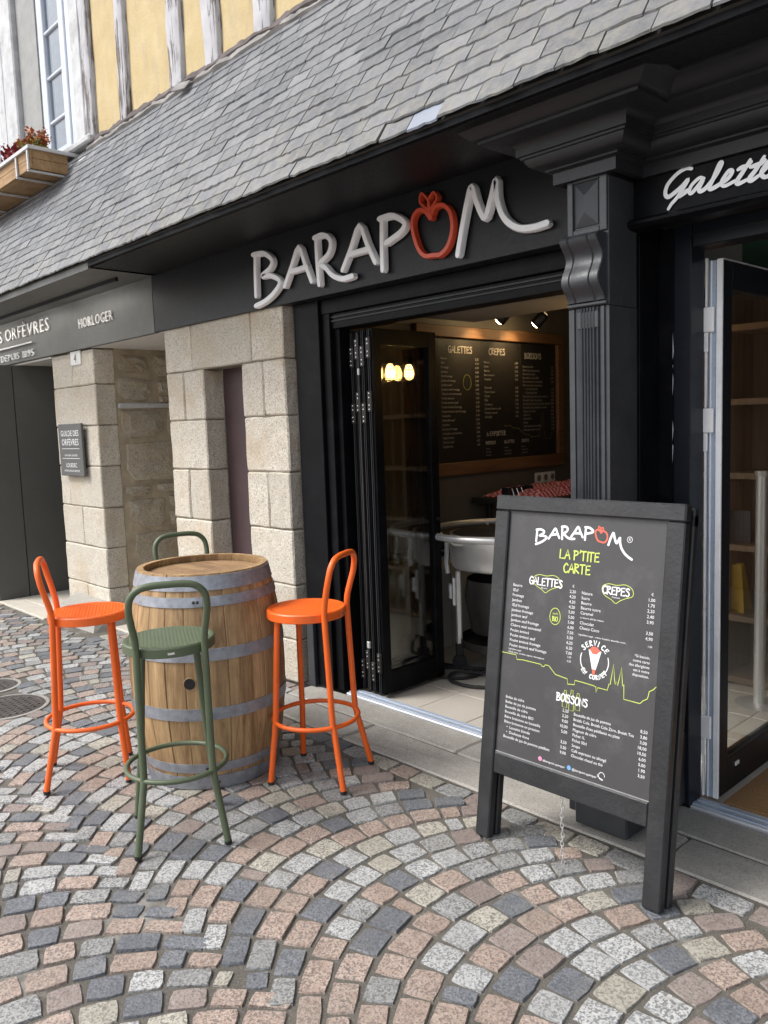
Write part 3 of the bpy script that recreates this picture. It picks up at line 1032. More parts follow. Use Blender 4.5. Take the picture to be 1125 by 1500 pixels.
# slanting joint between the black soffit and the jeweller's sheet-metal one
b = MB()
b.add([(-4.60, EY + .033, EZ - .034), (-4.60, 2.86, 2.556), (-5.17, 2.86, 2.556), (-4.78, EY + .033, EZ - .034)], [(0, 1, 2, 3)])
b.build('soffit_corner', 'soffit_black', roof)
b = MB()
b.add([(-4.785, EY + .033, EZ - .040), (-5.175, 2.86, 2.548), (-10.5, 2.86, 2.548), (-10.5, EY + .033, EZ - .040)], [(0, 1, 2, 3)])
b.build('metal_soffit', 'jeweller_grey', roof)
MB().box(-10.5, -5.15, 2.50, 2.52, 2.485, 2.532).build('soffit_rail', 'anthracite', roof)
for a, c in ((-10.2, -7.75), (-7.4, -6.75), (-6.45, -5.70)):
    MB().box(a, c, 2.525, 2.545, 2.500, 2.507).build('light_strip', 'led', roof)
MB().box(-10.5, 2.2, 2.90, 3.05, 2.2, 3.4).build('storey_wall', 'dark_void', house)

# ---- granite piers of coursed blocks
BEDS = [0.0, .26, .585, .91, 1.243, 1.567, 1.888, 2.162]
def pier(x0, x1, y0, y1, beds, cuts, sd):
    pr = bpy.data.objects.new('stone_pier', None); COL.objects.link(pr); pr.parent = house
    MB().box(x0 + .012, x1 - .012, y0 + .010, y1, beds[0], beds[-1]).build('mortar_core', 'mortar_dark', pr)
    k = 0
    for za, zb in zip(beds, beds[1:]):
        cs = [x0] + [c for c in cuts(k)] + [x1]
        for a, c in zip(cs, cs[1:]):
            b = MB()
            g_ = .0035
            rough_box(b, a + (g_ if a > x0 else 0), c - (g_ if c < x1 else 0), y0 + (rng.random() - .5) * .006, y1 + .003, za + g_, zb - g_, .0042, bev=.008, seed=sd + k + a)
            b.build('stone_block', 'pier_granite', pr)
        k += 1
    return pr
# pier between the jeweller's door and the passage
pier(-7.05, -6.24, 2.80, 2.97, BEDS, lambda k: [-6.645] if k % 2 == 0 else ([] if k % 4 == 1 else [-6.86]), 11)
# left jamb of the narrow door
pier(-5.10, -4.64, 2.80, 2.95, BEDS[:-1], lambda k: [] if k % 2 == 0 else [-4.885], 23)
# right jamb (its right corner leans back a little)
pier(-4.195, -3.765, 2.80, 2.885, BEDS[:-1], lambda k: [] if k % 2 == 0 else [-3.98], 37)
lint = bpy.data.objects.new('stone_pier', None); COL.objects.link(lint); lint.parent = house
for a, c in ((-5.10, -4.757), (-4.753, -4.083), (-4.079, -3.765)):
    b = MB(); rough_box(b, a, c, 2.798, 2.95 if c < -4 else 2.885, 1.8915, 2.185, .003, bev=.006, seed=a); b.build('lintel_stone', 'pier_granite', lint)
MB().box(-5.09, -3.78, 2.808, 2.94, 1.886, 2.18).build('mortar_core', 'mortar_dark', lint)
# rough foot stone in front of the left pier
b = MB()
vs = [(-6.84, 2.50, -.02), (-5.98, 2.53, -.02), (-5.98, 2.80, -.02), (-6.95, 2.80, -.02), (-6.78, 2.60, .10), (-6.06, 2.60, .13), (-6.05, 2.80, .16), (-6.88, 2.80, .16)]
b.add(vs, [(0, 1, 5, 4), (1, 2, 6, 5), (3, 0, 4, 7), (4, 5, 6, 7)]); b.build('foot_stone', 'slab_granite', house)
# narrow recessed door
MB().box(-4.64, -4.19, 2.952, 2.975, -.02, 1.89).box(-4.635, -4.195, 2.948, 2.953, .02, .16).build('narrow_door', 'slot_door', house)
MB().box(-4.66, -4.17, 2.79, 2.95, -.05, .03, 0, .008).build('door_step', 'slab_granite', house)
# rubble side wall of the passage
rw = bpy.data.objects.new('rubble_wall', None); COL.objects.link(rw); rw.parent = house
MB().box(-6.45, -6.245, 2.972, 6.5, -.03, 2.2).build('wall_mortar', 'mortar_ochre', rw)
def rubble(y0, y1, z0, z1, sd):
    r = random.Random(sd)
    n = 11
    yc, zc, hy, hz = (y0 + y1) / 2, (z0 + z1) / 2, (y1 - y0) / 2, (z1 - z0) / 2
    ol = []
    for k in range(n):
        a = 2 * math.pi * k / n + r.random() * .2
        ca, sa = math.cos(a), math.sin(a)
        q = 1 / max(abs(ca), abs(sa)) * (.93 + r.random() * .10)
        q = min(q, 1.34)
        ol.append((yc + hy * ca * q, zc + hz * sa * q))
    vs = [(-6.246, y, z) for y, z in ol] + [(-6.236 + r.random() * .004, yc + (y - yc) * .96, zc + (z - zc) * .96) for y, z in ol] + [(-6.230 + r.random() * .014, yc + (y - yc) * .6, zc + (z - zc) * .6) for y, z in ol] + [(-6.226, yc, zc)]
    fs = []
    for lv in (0, 1):
        for k in range(n):
            fs.append((lv * n + k, lv * n + (k + 1) % n, (lv + 1) * n + (k + 1) % n, (lv + 1) * n + k))
    fs += [(2 * n + k, 2 * n + (k + 1) % n, 3 * n) for k in range(n)]
    MB().add(vs, fs).build('rubble_stone', 'rubble_granite', rw)
yy = [(2.99, 3.29, 1.76, 1.94), (3.34, 3.44, 1.82, 1.92), (3.34, 3.43, 1.74, 1.80), (3.0, 3.36, 1.46, 1.68), (3.40, 3.62, 1.47, 1.68), (3.02, 3.66, 1.10, 1.43),
      (3.0, 3.22, .98, 1.07), (3.28, 3.5, 1.0, 1.07), (3.02, 3.34, .72, .96), (3.38, 3.52, .72, .84), (3.38, 3.55, .87, .97), (3.05, 3.6, .36, .68), (3.02, 3.5, .02, .33),
      (3.0, 3.25, 1.98, 2.12), (3.3, 3.6, 1.96, 2.12), (3.7, 4.1, 1.2, 1.6), (3.7, 4.2, .5, 1.1), (3.75, 4.15, 1.7, 2.05), (3.6, 4.1, .05, .42)]
for k, q in enumerate(yy): rubble(*q, k + 3)
b = MB(); rough_box(b, -6.25, -6.222, 2.985, 3.62, 1.695, 1.735, .006, bev=.008, seed=4); b.build('timber_lath', 'white_worn', rw)
MB().box(-6.24, -5.1, 2.80, 4.6, 2.166, 2.18).build('passage_soffit', 'soffit_white', house)
MB().box(-6.24, -5.02, 4.6, 4.7, -.03, 2.2).build('passage_end', 'dark_void', house)
MB().box(-5.1, -5.02, 2.955, 4.6, -.03, 2.2).build('passage_wall', 'pier_granite', house)
b = MB(); rough_box(b, -6.235, -5.105, 2.70, 4.6, -.03, .012, .003, bev=.006, seed=3); b.build('passage_slab', 'slab_light', house)
# jeweller's recess
MB().box(-10.4, -7.05, 2.80, 4.6, 2.150, 2.166).build('recess_soffit', 'soffit_white', house)
jd = bpy.data.objects.new('jeweller_entrance', None); COL.objects.link(jd); jd.parent = house
MB().box(-7.93, -7.83, 2.47, 2.735, -.02, 2.150).build('door_panel', 'jeweller_door_grey', jd)
MB().box(-7.93, -7.83, 2.745, 3.9, -.02, 2.150).build('door_panel', 'jeweller_door_grey', jd)
MB().box(-7.84, -7.05, 3.9, 3.95, -.02, 2.150).build('back_panel', 'jeweller_door_grey', jd)
for ya, yb in ((2.452, 2.64), (2.645, 3.08), (3.085, 3.9)):
    b = MB(); rough_box(b, -7.82, -6.99 if ya > 2.5 else -6.76, ya, yb, -.03, .010, .002, bev=.005, seed=ya); b.build('step_slab', 'slab_light', jd)
MB().lathe([(.0001, 0), (.05, 0), (.06, -.004), (.066, 0)], 20, (-7.35, 3.0, 2.149)).build('downlight_ring', 'plate_white', jd)
MB().lathe([(.0001, 0), (.048, 0)], 20, (-7.35, 3.0, 2.1445)).build('downlight_lens', 'downlight_lens', jd)
MB().box(-10.4, -7.94, 2.762, 2.80, -.02, .55).box(-10.4, -10.3, 2.762, 2.80, .551, 2.15).box(-8.03, -7.94, 2.762, 2.80, .551, 2.15).build('window_front', 'jeweller_door_grey', jd)
MB().box(-10.299, -8.031, 2.775, 2.783, .552, 2.149).build('pane', 'door_glass', jd)
MB().box(-10.4, -7.94, 3.6, 3.65, -.02, 2.15).build('display_back', 'jeweller_door_grey', jd)
MB().box(-10.55, -10.401, 2.70, 6.0, -.05, 6.6).build('corner_wall', 'pier_granite', house)
LET = {"B":[[[-3.906,2.465],[-3.913,2.355],[-3.917,2.245]],[[-3.924,2.47],[-3.83,2.462],[-3.762,2.425],[-3.75,2.395],[-3.781,2.368],[-3.852,2.342],[-3.778,2.334],[-3.701,2.303],[-3.693,2.273],[-3.752,2.233],[-3.835,2.203],[-3.922,2.189]]],"A":[[[-3.644,2.26],[-3.577,2.351],[-3.509,2.44],[-3.462,2.348],[-3.413,2.251]],[[-3.579,2.326],[-3.515,2.326],[-3.448,2.329]]],"R":[[[-3.361,2.453],[-3.359,2.339],[-3.352,2.227]],[[-3.372,2.461],[-3.313,2.464],[-3.266,2.446],[-3.244,2.41],[-3.269,2.362],[-3.337,2.328],[-3.293,2.298],[-3.247,2.257],[-3.171,2.226],[-3.093,2.227]]],"A2":[[[-3.161,2.27],[-3.094,2.361],[-3.028,2.456],[-2.978,2.362],[-2.925,2.268]],[[-3.1,2.333],[-3.037,2.334],[-2.963,2.335]]],"P":[[[-2.868,2.449],[-2.873,2.336],[-2.875,2.225]],[[-2.882,2.458],[-2.805,2.457],[-2.743,2.429],[-2.718,2.4],[-2.749,2.371],[-2.842,2.342]]],"APPLE":[[[-2.56,2.401],[-2.589,2.432],[-2.629,2.444],[-2.663,2.421],[-2.669,2.367],[-2.64,2.284],[-2.6,2.242],[-2.545,2.235],[-2.504,2.232],[-2.457,2.262],[-2.43,2.328],[-2.44,2.397],[-2.482,2.436],[-2.528,2.437],[-2.549,2.411],[-2.56,2.401]],[[-2.606,2.512],[-2.615,2.475],[-2.577,2.441],[-2.559,2.434],[-2.568,2.475],[-2.606,2.512]],[[-2.534,2.501],[-2.513,2.476],[-2.532,2.451],[-2.559,2.434],[-2.565,2.47],[-2.534,2.501]],[[-2.559,2.434],[-2.556,2.413],[-2.546,2.395],[-2.56,2.393]]],"M":[[[-2.402,2.215],[-2.376,2.311],[-2.344,2.417],[-2.317,2.476],[-2.291,2.406],[-2.25,2.336],[-2.216,2.402],[-2.187,2.474],[-2.181,2.394],[-2.149,2.316],[-2.084,2.265],[-2.01,2.251],[-1.942,2.254]]],"GAL":[[[-1.312,2.292],[-1.331,2.297],[-1.362,2.287],[-1.394,2.261],[-1.403,2.234],[-1.393,2.22],[-1.369,2.229],[-1.343,2.244],[-1.323,2.26],[-1.338,2.238],[-1.362,2.21],[-1.38,2.195],[-1.391,2.181]],[[-1.353,2.212],[-1.334,2.222],[-1.319,2.229]],[[-1.27,2.251],[-1.285,2.256],[-1.309,2.241],[-1.319,2.223],[-1.312,2.214],[-1.293,2.228],[-1.272,2.248],[-1.285,2.223],[-1.28,2.213],[-1.26,2.221],[-1.23,2.251],[-1.211,2.282],[-1.218,2.282],[-1.238,2.242],[-1.25,2.219],[-1.243,2.212],[-1.214,2.221],[-1.188,2.233],[-1.176,2.25],[-1.187,2.254],[-1.206,2.233],[-1.21,2.219],[-1.198,2.211],[-1.166,2.219]],[[-1.122,2.272],[-1.141,2.245],[-1.162,2.218],[-1.156,2.209],[-1.13,2.215]],[[-1.159,2.252],[-1.148,2.255],[-1.132,2.256],[-1.118,2.265]],[[-1.079,2.271],[-1.101,2.241],[-1.123,2.217],[-1.116,2.209],[-1.089,2.221]],[[-1.12,2.25],[-1.105,2.251],[-1.089,2.253],[-1.076,2.26]],[[-1.088,2.222],[-1.065,2.241],[-1.057,2.25],[-1.067,2.251],[-1.085,2.228],[-1.083,2.215],[-1.071,2.209],[-1.044,2.219]],[[-1.046,2.216],[-1.026,2.252],[-1.024,2.237],[-1.028,2.224],[-1.041,2.221]]]}
# ------------------------------------------------------------------ signs over the ground floor
sg = thing('shop_sign', 'long black fascia sign with raised white BARAPOM letters and a red apple', 'sign', (-3.4, 2.77, 2.17))
MB().box(-5.168, -1.60, 2.77, 2.86, 2.172, 2.553, 0, .002).build('sign_board', 'sign_black', sg)
for key in ('B', 'A', 'R', 'A2', 'P', 'M', 'APPLE'):
    b = MB()
    for q, st in enumerate(LET[key]):
        cl = (st[0] == st[-1])
        w = .032 if key != 'APPLE' else (.0235 if q == 0 else .0135)
        sharp = (key in ('A', 'A2') and q == 0)
        stroke(b, st, w, 2.734 - q * .0007, .028, closed=cl, per=5 if not sharp else 3, taper=None)
    if key == 'APPLE':
        b.build('apple', 'letter_red', sg, smooth=True, ang=30)
    else:
        b.build('letter', 'letter_white', sg, smooth=True, ang=30)

js = thing('jeweller_sign', 'brushed grey metal fascia sign reading ORFÈVRES DEPUIS 1895 and HORLOGER', 'sign', (-7.6, 2.77, 2.14))
MB().box(-10.5, -5.172, 2.768, 2.86, 2.168, 2.548, 0, .002).build('sign_board', 'jeweller_grey', js)
def raised(txt, x, z, size, parent, sq=1.0, y=2.756, gap=0.0, mat='letter_steel', depth=.0112):
    cx = x
    for ch in txt:
        if ch == ' ':
            cx += size * .3 * sq; continue
        b = MB(); text(b, ch, 0, z, size, y, 'LEFT', 0, sq, depth, size * .006)
        w = max(p[0] for p in b.v); lo = min(p[0] for p in b.v)
        b.v = [(p[0] - lo + cx, p[1], p[2]) for p in b.v]
        b.build('letter', mat, parent, fixn=False)
        cx += (w - lo) + gap
    return cx
def fit(txt, xl, xr, z, size, parent, gap):
    """letters of one word spread between two ends"""
    ws = []
    for ch in txt:
        b = MB(); text(b, ch, 0, z, size, 0, thin=size * .006)
        ws.append(max(p[0] for p in b.v) - min(p[0] for p in b.v) if b.v else size * .34)
    sq = (xr - xl - gap * (len(txt) - 1)) / sum(ws)
    cx = xl
    for ch, w in zip(txt, ws):
        if ch != ' ':
            raised(ch, cx, z, size, parent, sq)
        cx += w * sq + gap
fit('ORFÈVRES', -7.975, -6.945, 2.374, .155, js, .034)
fit('GUILDE DES', -9.36, -8.07, 2.374, .155, js, .034)
fit('DEPUIS 1895', -8.14, -7.325, 2.196, .086, js, .022)
fit('HORLOGER', -6.358, -5.765, 2.322, .106, js, .020)
MB().box(-9.2, -7.33, 2.745, 2.757, 2.306, 2.318).build('underline', 'letter_steel', js)

pq = thing('wall_plaque', 'dark grey plaque reading GUILDE DES ORFÈVRES fixed to the left granite pier', 'plaque', (-6.68, 2.79, 1.37))
MB().box(-6.905, -6.445, 2.752, 2.772, 1.162, 1.590, 0, .004).build('plate', 'plaque_grey', pq)
for xx in (-6.86, -6.49):
    for z_ in (1.21, 1.545): MB().tube([(xx, 2.772, z_), (xx, 2.802, z_)], .012, 8).build('standoff', 'steel', pq)
b = MB()
text(b, 'GUILDE DES', -6.675, 1.49, .066, 2.7505, 'CENTER'); text(b, 'ORFÈVRES', -6.675, 1.415, .074, 2.7505, 'CENTER')
text(b, 'HORLOGERIE  JOAILLERIE', -6.675, 1.325, .022, 2.7505, 'CENTER')
text(b, 'LOUEDEC', -6.675, 1.235, .048, 2.7505, 'CENTER'); text(b, 'ARTISAN JOAILLIER CRÉATEUR', -6.675, 1.198, .022, 2.7505, 'CENTER')
for z_ in (1.385, 1.305): b.box(-6.85, -6.50, 2.7496, 2.7506, z_, z_ + .0035)
b.build('lettering', 'print_white', pq, fixn=False)
hn = thing('number_plate', 'small white plate with a grey 4 high on the left granite pier', 'plate', (-6.53, 2.79, 2.1))
MB().box(-6.63, -6.44, 2.786, 2.798, 2.055, 2.165, 0, .003).build('plate', 'plate_white', hn)
b = MB(); text(b, '4', -6.535, 2.075, .10, 2.7845, 'CENTER'); b.build('digit', 'plaque_grey', hn, fixn=False)

# ------------------------------------------------------------------ black shopfront joinery
sf = thing('black_shopfront', 'black painted wooden shopfront with pilaster, scrolled corbel and stepped cornice', 'shopfront', (-1.6, 2.7, 0))
# cornice: profile as (projection, z)
prof = [(.0, 2.300), (.022, 2.300), (.022, 2.338), (.030, 2.343), (.040, 2.345), (.040, 2.352), (.052, 2.353), (.068, 2.357), (.082, 2.366), (.090, 2.378), (.092, 2.388),
        (.102, 2.389), (.102, 2.397), (.112, 2.398), (.112, 2.424), (.118, 2.433), (.130, 2.440), (.148, 2.444), (.205, 2.446), (.205, 2.456), (.213, 2.457), (.224, 2.462), (.238, 2.474), (.256, 2.488), (.272, 2.494), (.283, 2.496), (.283, 2.503)]
XL, XR, YF, YR = -1.700, -1.500, 2.492, 2.664
def plan(p): return [(XL - p, 2.90), (XL - p, YF - p), (XR + p, YF - p), (XR + p, YR - p), (2.2, YR - p)]
b = MB()
rows = [plan(p) for p, z in prof]
vs = []
for (p, z), pl in zip(prof, rows):
    vs += [(x, y, z) for x, y in pl]
fs = []
for i in range(len(prof) - 1):
    for k in range(4):
        fs.append((i * 5 + k, i * 5 + k + 1, i * 5 + 6 + k, i * 5 + 5 + k))
b.add(vs, fs)
b.build('cornice', 'black_gloss', sf, smooth=True, ang=28)
MB().box(XL, 2.2, YR + .01, 2.9, 2.295, 2.502).box(XL + .002, XR - .002, YF + .004, YR + .005, 2.296, 2.498).build('cornice_core', 'black_paint', sf)
# pilaster shaft with reeded face
pl = bpy.data.objects.new('pilaster', None); COL.objects.link(pl); pl.parent = sf
px0, px1, py = -1.683, -1.523, 2.500
def reeded(z0, z1):
    pts = [(px0, 2.68), (px0, py), (px0 + .014, py), (px0 + .016, py - .007), (px0 + .026, py - .007), (px0 + .028, py - .001), (px0 + .036, py - .001), (px0 + .038, py - .009)]
    a, c = px0 + .050, px1 - .050
    n = 5
    for k in range(n):
        xa = a + (c - a) * k / n; xb = a + (c - a) * (k + 1) / n; m = (xa + xb) / 2; h = (xb - xa) / 2
        pts += [(xa + .0005, py - .003), (m - h * .55, py - .010), (m, py - .0125), (m + h * .55, py - .010)]
    pts += [(c, py - .003), (px1 - .038, py - .009), (px1 - .036, py - .001), (px1 - .028, py - .001), (px1 - .026, py - .007), (px1 - .016, py - .007), (px1 - .014, py), (px1, py), (px1, 2.68)]
    return MB().prism(pts, 2, z0, z1)
reeded(.34, 1.872).build('reeded_shaft', 'black_wood_paint', pl, smooth=True, ang=25)
MB().box(px0, px1, py, 2.68, 1.874, 2.335, 0, .002).build('upper_shaft', 'black_wood_paint', pl)
MB().box(px0 + .036, px1 - .036, py - .0085, py + .01, 1.80, 1.860, 0, .004).build('reed_stop', 'black_wood_paint', pl)
# diamond-point panel
xa, xb, za, zb = px0 + .034, px1 - .038, 2.145, 2.288
b = MB(); ym = py - .020
xm = (xa + xb) / 2
b.add([(xa, py - .004, za), (xb, py - .004, za), (xb, py - .004, zb), (xa, py - .004, zb), (xm, ym, za + .045), (xm, ym, zb - .045), (xa, py + .004, za), (xb, py + .004, za), (xb, py + .004, zb), (xa, py + .004, zb)],
      [(0, 1, 4), (1, 2, 5, 4), (2, 3, 5), (3, 0, 4, 5), (0, 6, 7, 1), (1, 7, 8, 2), (2, 8, 9, 3), (3, 9, 6, 0)])
b.build('diamond_panel', 'black_wood_paint', pl)
for (x0, x1, z0, z1) in ((xa - .030, xa - .008, 2.120, 2.300), (xb + .008, xb + .036, 2.120, 2.300), (xa - .007, xb + .007, 2.292, 2.301), (xa - .007, xb + .007, 2.119, 2.137)):
    MB().box(x0, x1, py - .010, py + .003, z0, z1, 0, .002).build('panel_frame', 'black_wood_paint', pl)
# scrolled corbel: S profile in the y-z plane
cz0, cz1 = 1.892, 2.112
def corb(t):   # t 0 bottom .. 1 top -> projection
    return .018 + .040 * (0.5 - 0.5 * math.cos(math.pi * min(1, t / .30))) * (1 if t < .3 else 1) if t < .3 else (.058 - .030 * (0.5 - 0.5 * math.cos(math.pi * (t - .3) / .35)) if t < .65 else .028 + .040 * (0.5 - 0.5 * math.cos(math.pi * (t - .65) / .30)) if t < .95 else .068 - .02 * (t - .95) / .05)
cx0, cx1 = px0 + .006, px1 - .008
xs_ = []
W_ = cx1 - cx0
for fx, dp in ((0, .004), (.02, 0), (.20, 0), (.222, .005), (.25, .005), (.272, 0), (.50, -.003), (.728, 0), (.75, .005), (.778, .005), (.80, 0), (.98, 0), (1, .004)):
    xs_.append((cx0 + W_ * fx, dp))
vs, NZ = [], 30
for j in range(NZ + 1):
    t = j / NZ
    for x, dp in xs_:
        vs.append((x, py - corb(t) + dp, cz0 + (cz1 - cz0) * t))
k = len(xs_)
fs = [(j * k + i, j * k + i + 1, (j + 1) * k + i + 1, (j + 1) * k + i) for j in range(NZ) for i in range(k - 1)]
b = MB().add(vs, fs)
for side in (0, k - 1):
    x = xs_[side][0]
    vv, ff = [], []
    for j in range(NZ + 1):
        t = j / NZ
        vv += [(x, py - corb(t) + .004, cz0 + (cz1 - cz0) * t), (x, py + .002, cz0 + (cz1 - cz0) * t)]
    ff = [(2 * j, 2 * j + 1, 2 * j + 3, 2 * j + 2) for j in range(NZ)]
    b.add(vv, ff)
b.add([(cx0, py - .012, cz0), (cx1, py - .012, cz0), (cx1, py + .002, cz0), (cx0, py + .002, cz0)], [(0, 1, 2, 3)])
b.add([(cx0, py - .044, cz1), (cx1, py - .044, cz1), (cx1, py + .002, cz1), (cx0, py + .002, cz1)], [(0, 1, 2, 3)])
b.build('corbel', 'black_wood_paint', pl, smooth=True, ang=35)
MB().box(px0 + .002, px1 - .002, py - .016, py + .004, cz0 - .016, cz0 - .002, 0, .004).build('corbel_base', 'black_wood_paint', pl)
b = MB(); rough_box(b, -1.650, -1.435, 2.452, 2.66, .015, .345, .004, bev=.006, seed=2); b.build('plinth', 'black_wood_paint', pl)
b = MB(); rough_box(b, -1.700, -1.645, 2.492, 2.66, .035, .34, .004, bev=.004, seed=5); b.build('plinth_return', 'black_wood_paint', pl)
b = MB(); rough_box(b, -1.50, -1.425, 2.62, 2.86, .02, .30, .006, bev=.004, seed=9); b.build('plinth_return', 'black_wood_paint', pl)
# reveal beside the pilaster and the right-hand bay
MB().box(-1.690, -1.528, 2.68, 2.70, .02, 2.30).box(-1.690, -1.540, 2.70, 2.90, .02, 2.30).build('reveal_panel', 'black_paint', sf)
MB().box(-1.538, -1.526, 2.704, 2.73, .06, 2.15, 0, .002).build('reveal_bead', 'black_paint', sf)
MB().box(-1.474, -1.408, 2.852, 2.955, .012, 2.165, 0, .003).build('door_frame', 'navy_frame', sf)
MB().box(-1.405, .9, 2.852, 2.955, 2.082, 2.165, 0, .003).build('door_head', 'navy_frame', sf)
MB().box(-1.405, .9, 2.845, 2.851, 2.118, 2.124).build('head_bead', 'anthracite', sf)
MB().box(-1.538, -1.476, 2.862, 2.93, .02, 2.165).build('frame_filler', 'black_paint', sf)
b = MB()
r2 = random.Random(3)
z = .5
while z < 1.75:    # flaking paint and filler along the frame's edge
    h = .01 + r2.random() * .09
    if r2.random() < .7: b.add([(-1.4765, 2.8505, z), (-1.4765 + .0012 + r2.random() * .003, 2.8505, z + h * r2.random()), (-1.4765 + .001 + r2.random() * .003, 2.8505, z + h * .8), (-1.4765, 2.8505, z + h)], [(0, 1, 2, 3)])
    z += h + r2.random() * .02
b.build('flaked_filler', 'white_worn', sf)
gs = thing('galettes_sign', 'black fascia board with white brush-script Galettes lettering over the right door', 'sign', (-.6, 2.66, 2.2))
MB().box(-1.524, 2.2, 2.660, 2.86, 2.168, 2.298).build('fascia_board', 'black_paint', gs)
b = MB().prism([(2.660, 2.168), (2.632, 2.166), (2.618, 2.156), (2.616, 2.146), (2.628, 2.136), (2.652, 2.132), (2.70, 2.132), (2.70, 2.168)], 0, -1.524, 2.2)
b.build('moulding', 'black_paint', gs, smooth=True, ang=40)
b = MB()
for q, st in enumerate(LET['GAL']):
    tp = (lambda t: .80 + .25 * math.sin(3.14159 * t)) if q in (0, 2, 7) else (lambda t: .75 + .35 * math.sin(3.14159 * t))
    stroke(b, st, .0138, 2.6560 - q * .0004, 0, per=5, flat=True, taper=tp, lift=4e-5)
b.build('script_lettering', 'letter_white', gs, fixn=False)
# left opening: jamb, lintel
MB().box(-3.718, -3.505, 2.845, 2.90, .012, 2.172, 0, .003).build('jamb_board', 'black_paint', sf)
MB().box(-3.503, -3.44, 2.868, 2.92, .012, 2.172, 0, .003).build('jamb_board', 'black_paint', sf)
MB().box(-3.438, -3.40, 2.90, 2.98, .012, 2.172, 0, .003).build('jamb_board', 'black_paint', sf)
MB().box(-3.700, -3.64, 2.82, 2.846, .012, .46, 0, .003).build('jamb_patch', 'black_wood_paint', sf)
MB().box(-3.71, -1.53, 2.862, 2.93, 2.095, 2.172, 0, .003).build('lintel', 'black_paint', sf)
MB().box(-3.50, -1.53, 2.885, 2.99, 2.015, 2.094, 0, .003).build('door_head', 'black_paint', sf)
for zz_ in (2.052, 2.072): MB().box(-3.44, -1.54, 2.878, 2.886, zz_, zz_ + .007).build('head_bead', 'anthracite', sf)
# thresholds
for a, c in ((-3.42, -1.69), (-1.41, .9)):
    t = MB().box(a, c, 2.863, 2.958, -.02, .012, 0, .004); t.build('threshold', 'alu', sf)
    MB().box(a, c, 2.885, 2.905, .012, .0155).box(a, c, 2.925, 2.94, .012, .0155).build('threshold_rib', 'alu_groove', sf)

# ------------------------------------------------------------------ folding door on the left, leaves stacked against the jamb
fd = thing('folding_door', 'black folding glass door stacked open beside the stone pier', 'folding door', (-3.3, 3.0, 0))
def leaf(x, y0, y1, parent, th=.042, z0=.022, z1=2.0, fw=.062, mat='anthracite', hardware=True):
    lf = bpy.data.objects.new('door_leaf', None); COL.objects.link(lf); lf.parent = parent
    b = MB()
    b.box(x, x + th, y0, y0 + fw, z0, z1, 0, .003).box(x, x + th, y1 - fw, y1, z0, z1, 0, .003)
    b.box(x + .001, x + th - .001, y0 + fw, y1 - fw, z0, z0 + .12, 0, .002).box(x + .001, x + th - .001, y0 + fw, y1 - fw, z1 - .085, z1, 0, .002)
    b.build('leaf_frame', mat, lf)
    MB().box(x + th * .5 - .003, x + th * .5 + .003, y0 + fw - .004, y1 - fw + .004, z0 + .118, z1 - .083).build('pane', 'door_glass', lf)
    return lf
lx = [-3.385, -3.338, -3.291, -3.236]
for k, x in enumerate(lx):
    lf = leaf(x, 2.962 - (.004 * k if k < 3 else .014), 3.415 + (.02 if k == 3 else 0), fd, .036 if k < 3 else .042, mat='black_paint')
    # edge gasket grooves and hinges on the leaf's end
    ye = 2.962 - (.004 * k if k < 3 else .014)
    MB().box(x + .008, x + .013, ye - .006, ye + .002, .03, 1.99).build('gasket', 'rubber', lf)
    MB().box(x + .024, x + .028, ye - .008, ye + .002, .03, 1.99).build('edge_rib', 'anthracite', lf)
    for zc in ((.20, 1.62, 1.90) if k % 2 else (.14, 1.56, 1.86)):
        hg = MB().box(x + .002, x + .034, ye - .014, ye + .001, zc - .055, zc + .055, 0, .003).build('hinge', 'black_iron', lf)
        b = MB()
        for dz in (-.042, -.02, .02, .042):
            b.lathe([(.0001, .003), (.004, .002), (.0045, 0)], 8, (0, 0, 0))
            n_ = 8 * 3
            b.v[-n_:] = [(x + .018 + p[0], ye - .0145 - p[2], zc + dz + p[1]) for p in b.v[-n_:]]
        b.build('hinge_screws', 'screw', lf)
b = MB().tube([(-3.300, 2.942, .04), (-3.300, 2.942, 1.98)], .006, 8); b.build('shoot_bolt', 'iron', fd, smooth=True)
MB().box(-3.312, -3.288, 2.934, 2.950, .27, .31, 0, .004).build('bolt_keeper', 'steel', fd)
MB().box(-3.306, -3.294, 2.934, 2.950, 1.76, 1.80, 0, .004).build('bolt_keeper', 'steel', fd)
b = MB().tube([(-3.192, 3.40, .95), (-3.165, 3.40, .95), (-3.165, 3.385, .95)], .008, 8); b.build('latch_knob', 'black_iron', fd, smooth=True)

# ------------------------------------------------------------------ glass door on the right, swung inwards
gd = thing('glass_door', 'navy glass door with bright aluminium edge swung open inwards at the right', 'door', (-1.36, 2.95, 0))
fx = -1.3475
b = MB()
y0, y1, z0, z1, th = 2.974, 3.77, .020, 2.045, .048
x0 = -1.398
b.box(x0, fx, y0, y0 + .075, z0, z1, 0, .003).box(x0, fx, y1 - .075, y1, z0, z1, 0, .003)
b.box(x0 + .001, fx - .001, y0 + .075, y1 - .075, z0, z0 + .135, 0, .002).box(x0 + .001, fx - .001, y0 + .075, y1 - .075, z1 - .10, z1, 0, .002)
b.build('leaf_frame', 'navy_frame', gd)
MB().box(fx - .022, fx - .016, y0 + .07, y1 - .07, z0 + .13, z1 - .095).build('pane', 'door_glass', gd)
b = MB()
for (ya, yb, za, zb) in ((y0 + .073, y0 + .079, z0 + .133, z1 - .098), (y1 - .079, y1 - .073, z0 + .133, z1 - .098), (y0 + .079, y1 - .079, z0 + .133, z0 + .139), (y0 + .079, y1 - .079, z1 - .104, z1 - .098)):
    b.box(fx - .012, fx - .003, ya, yb, za, zb)
b.build('glazing_bead', 'iron', gd)
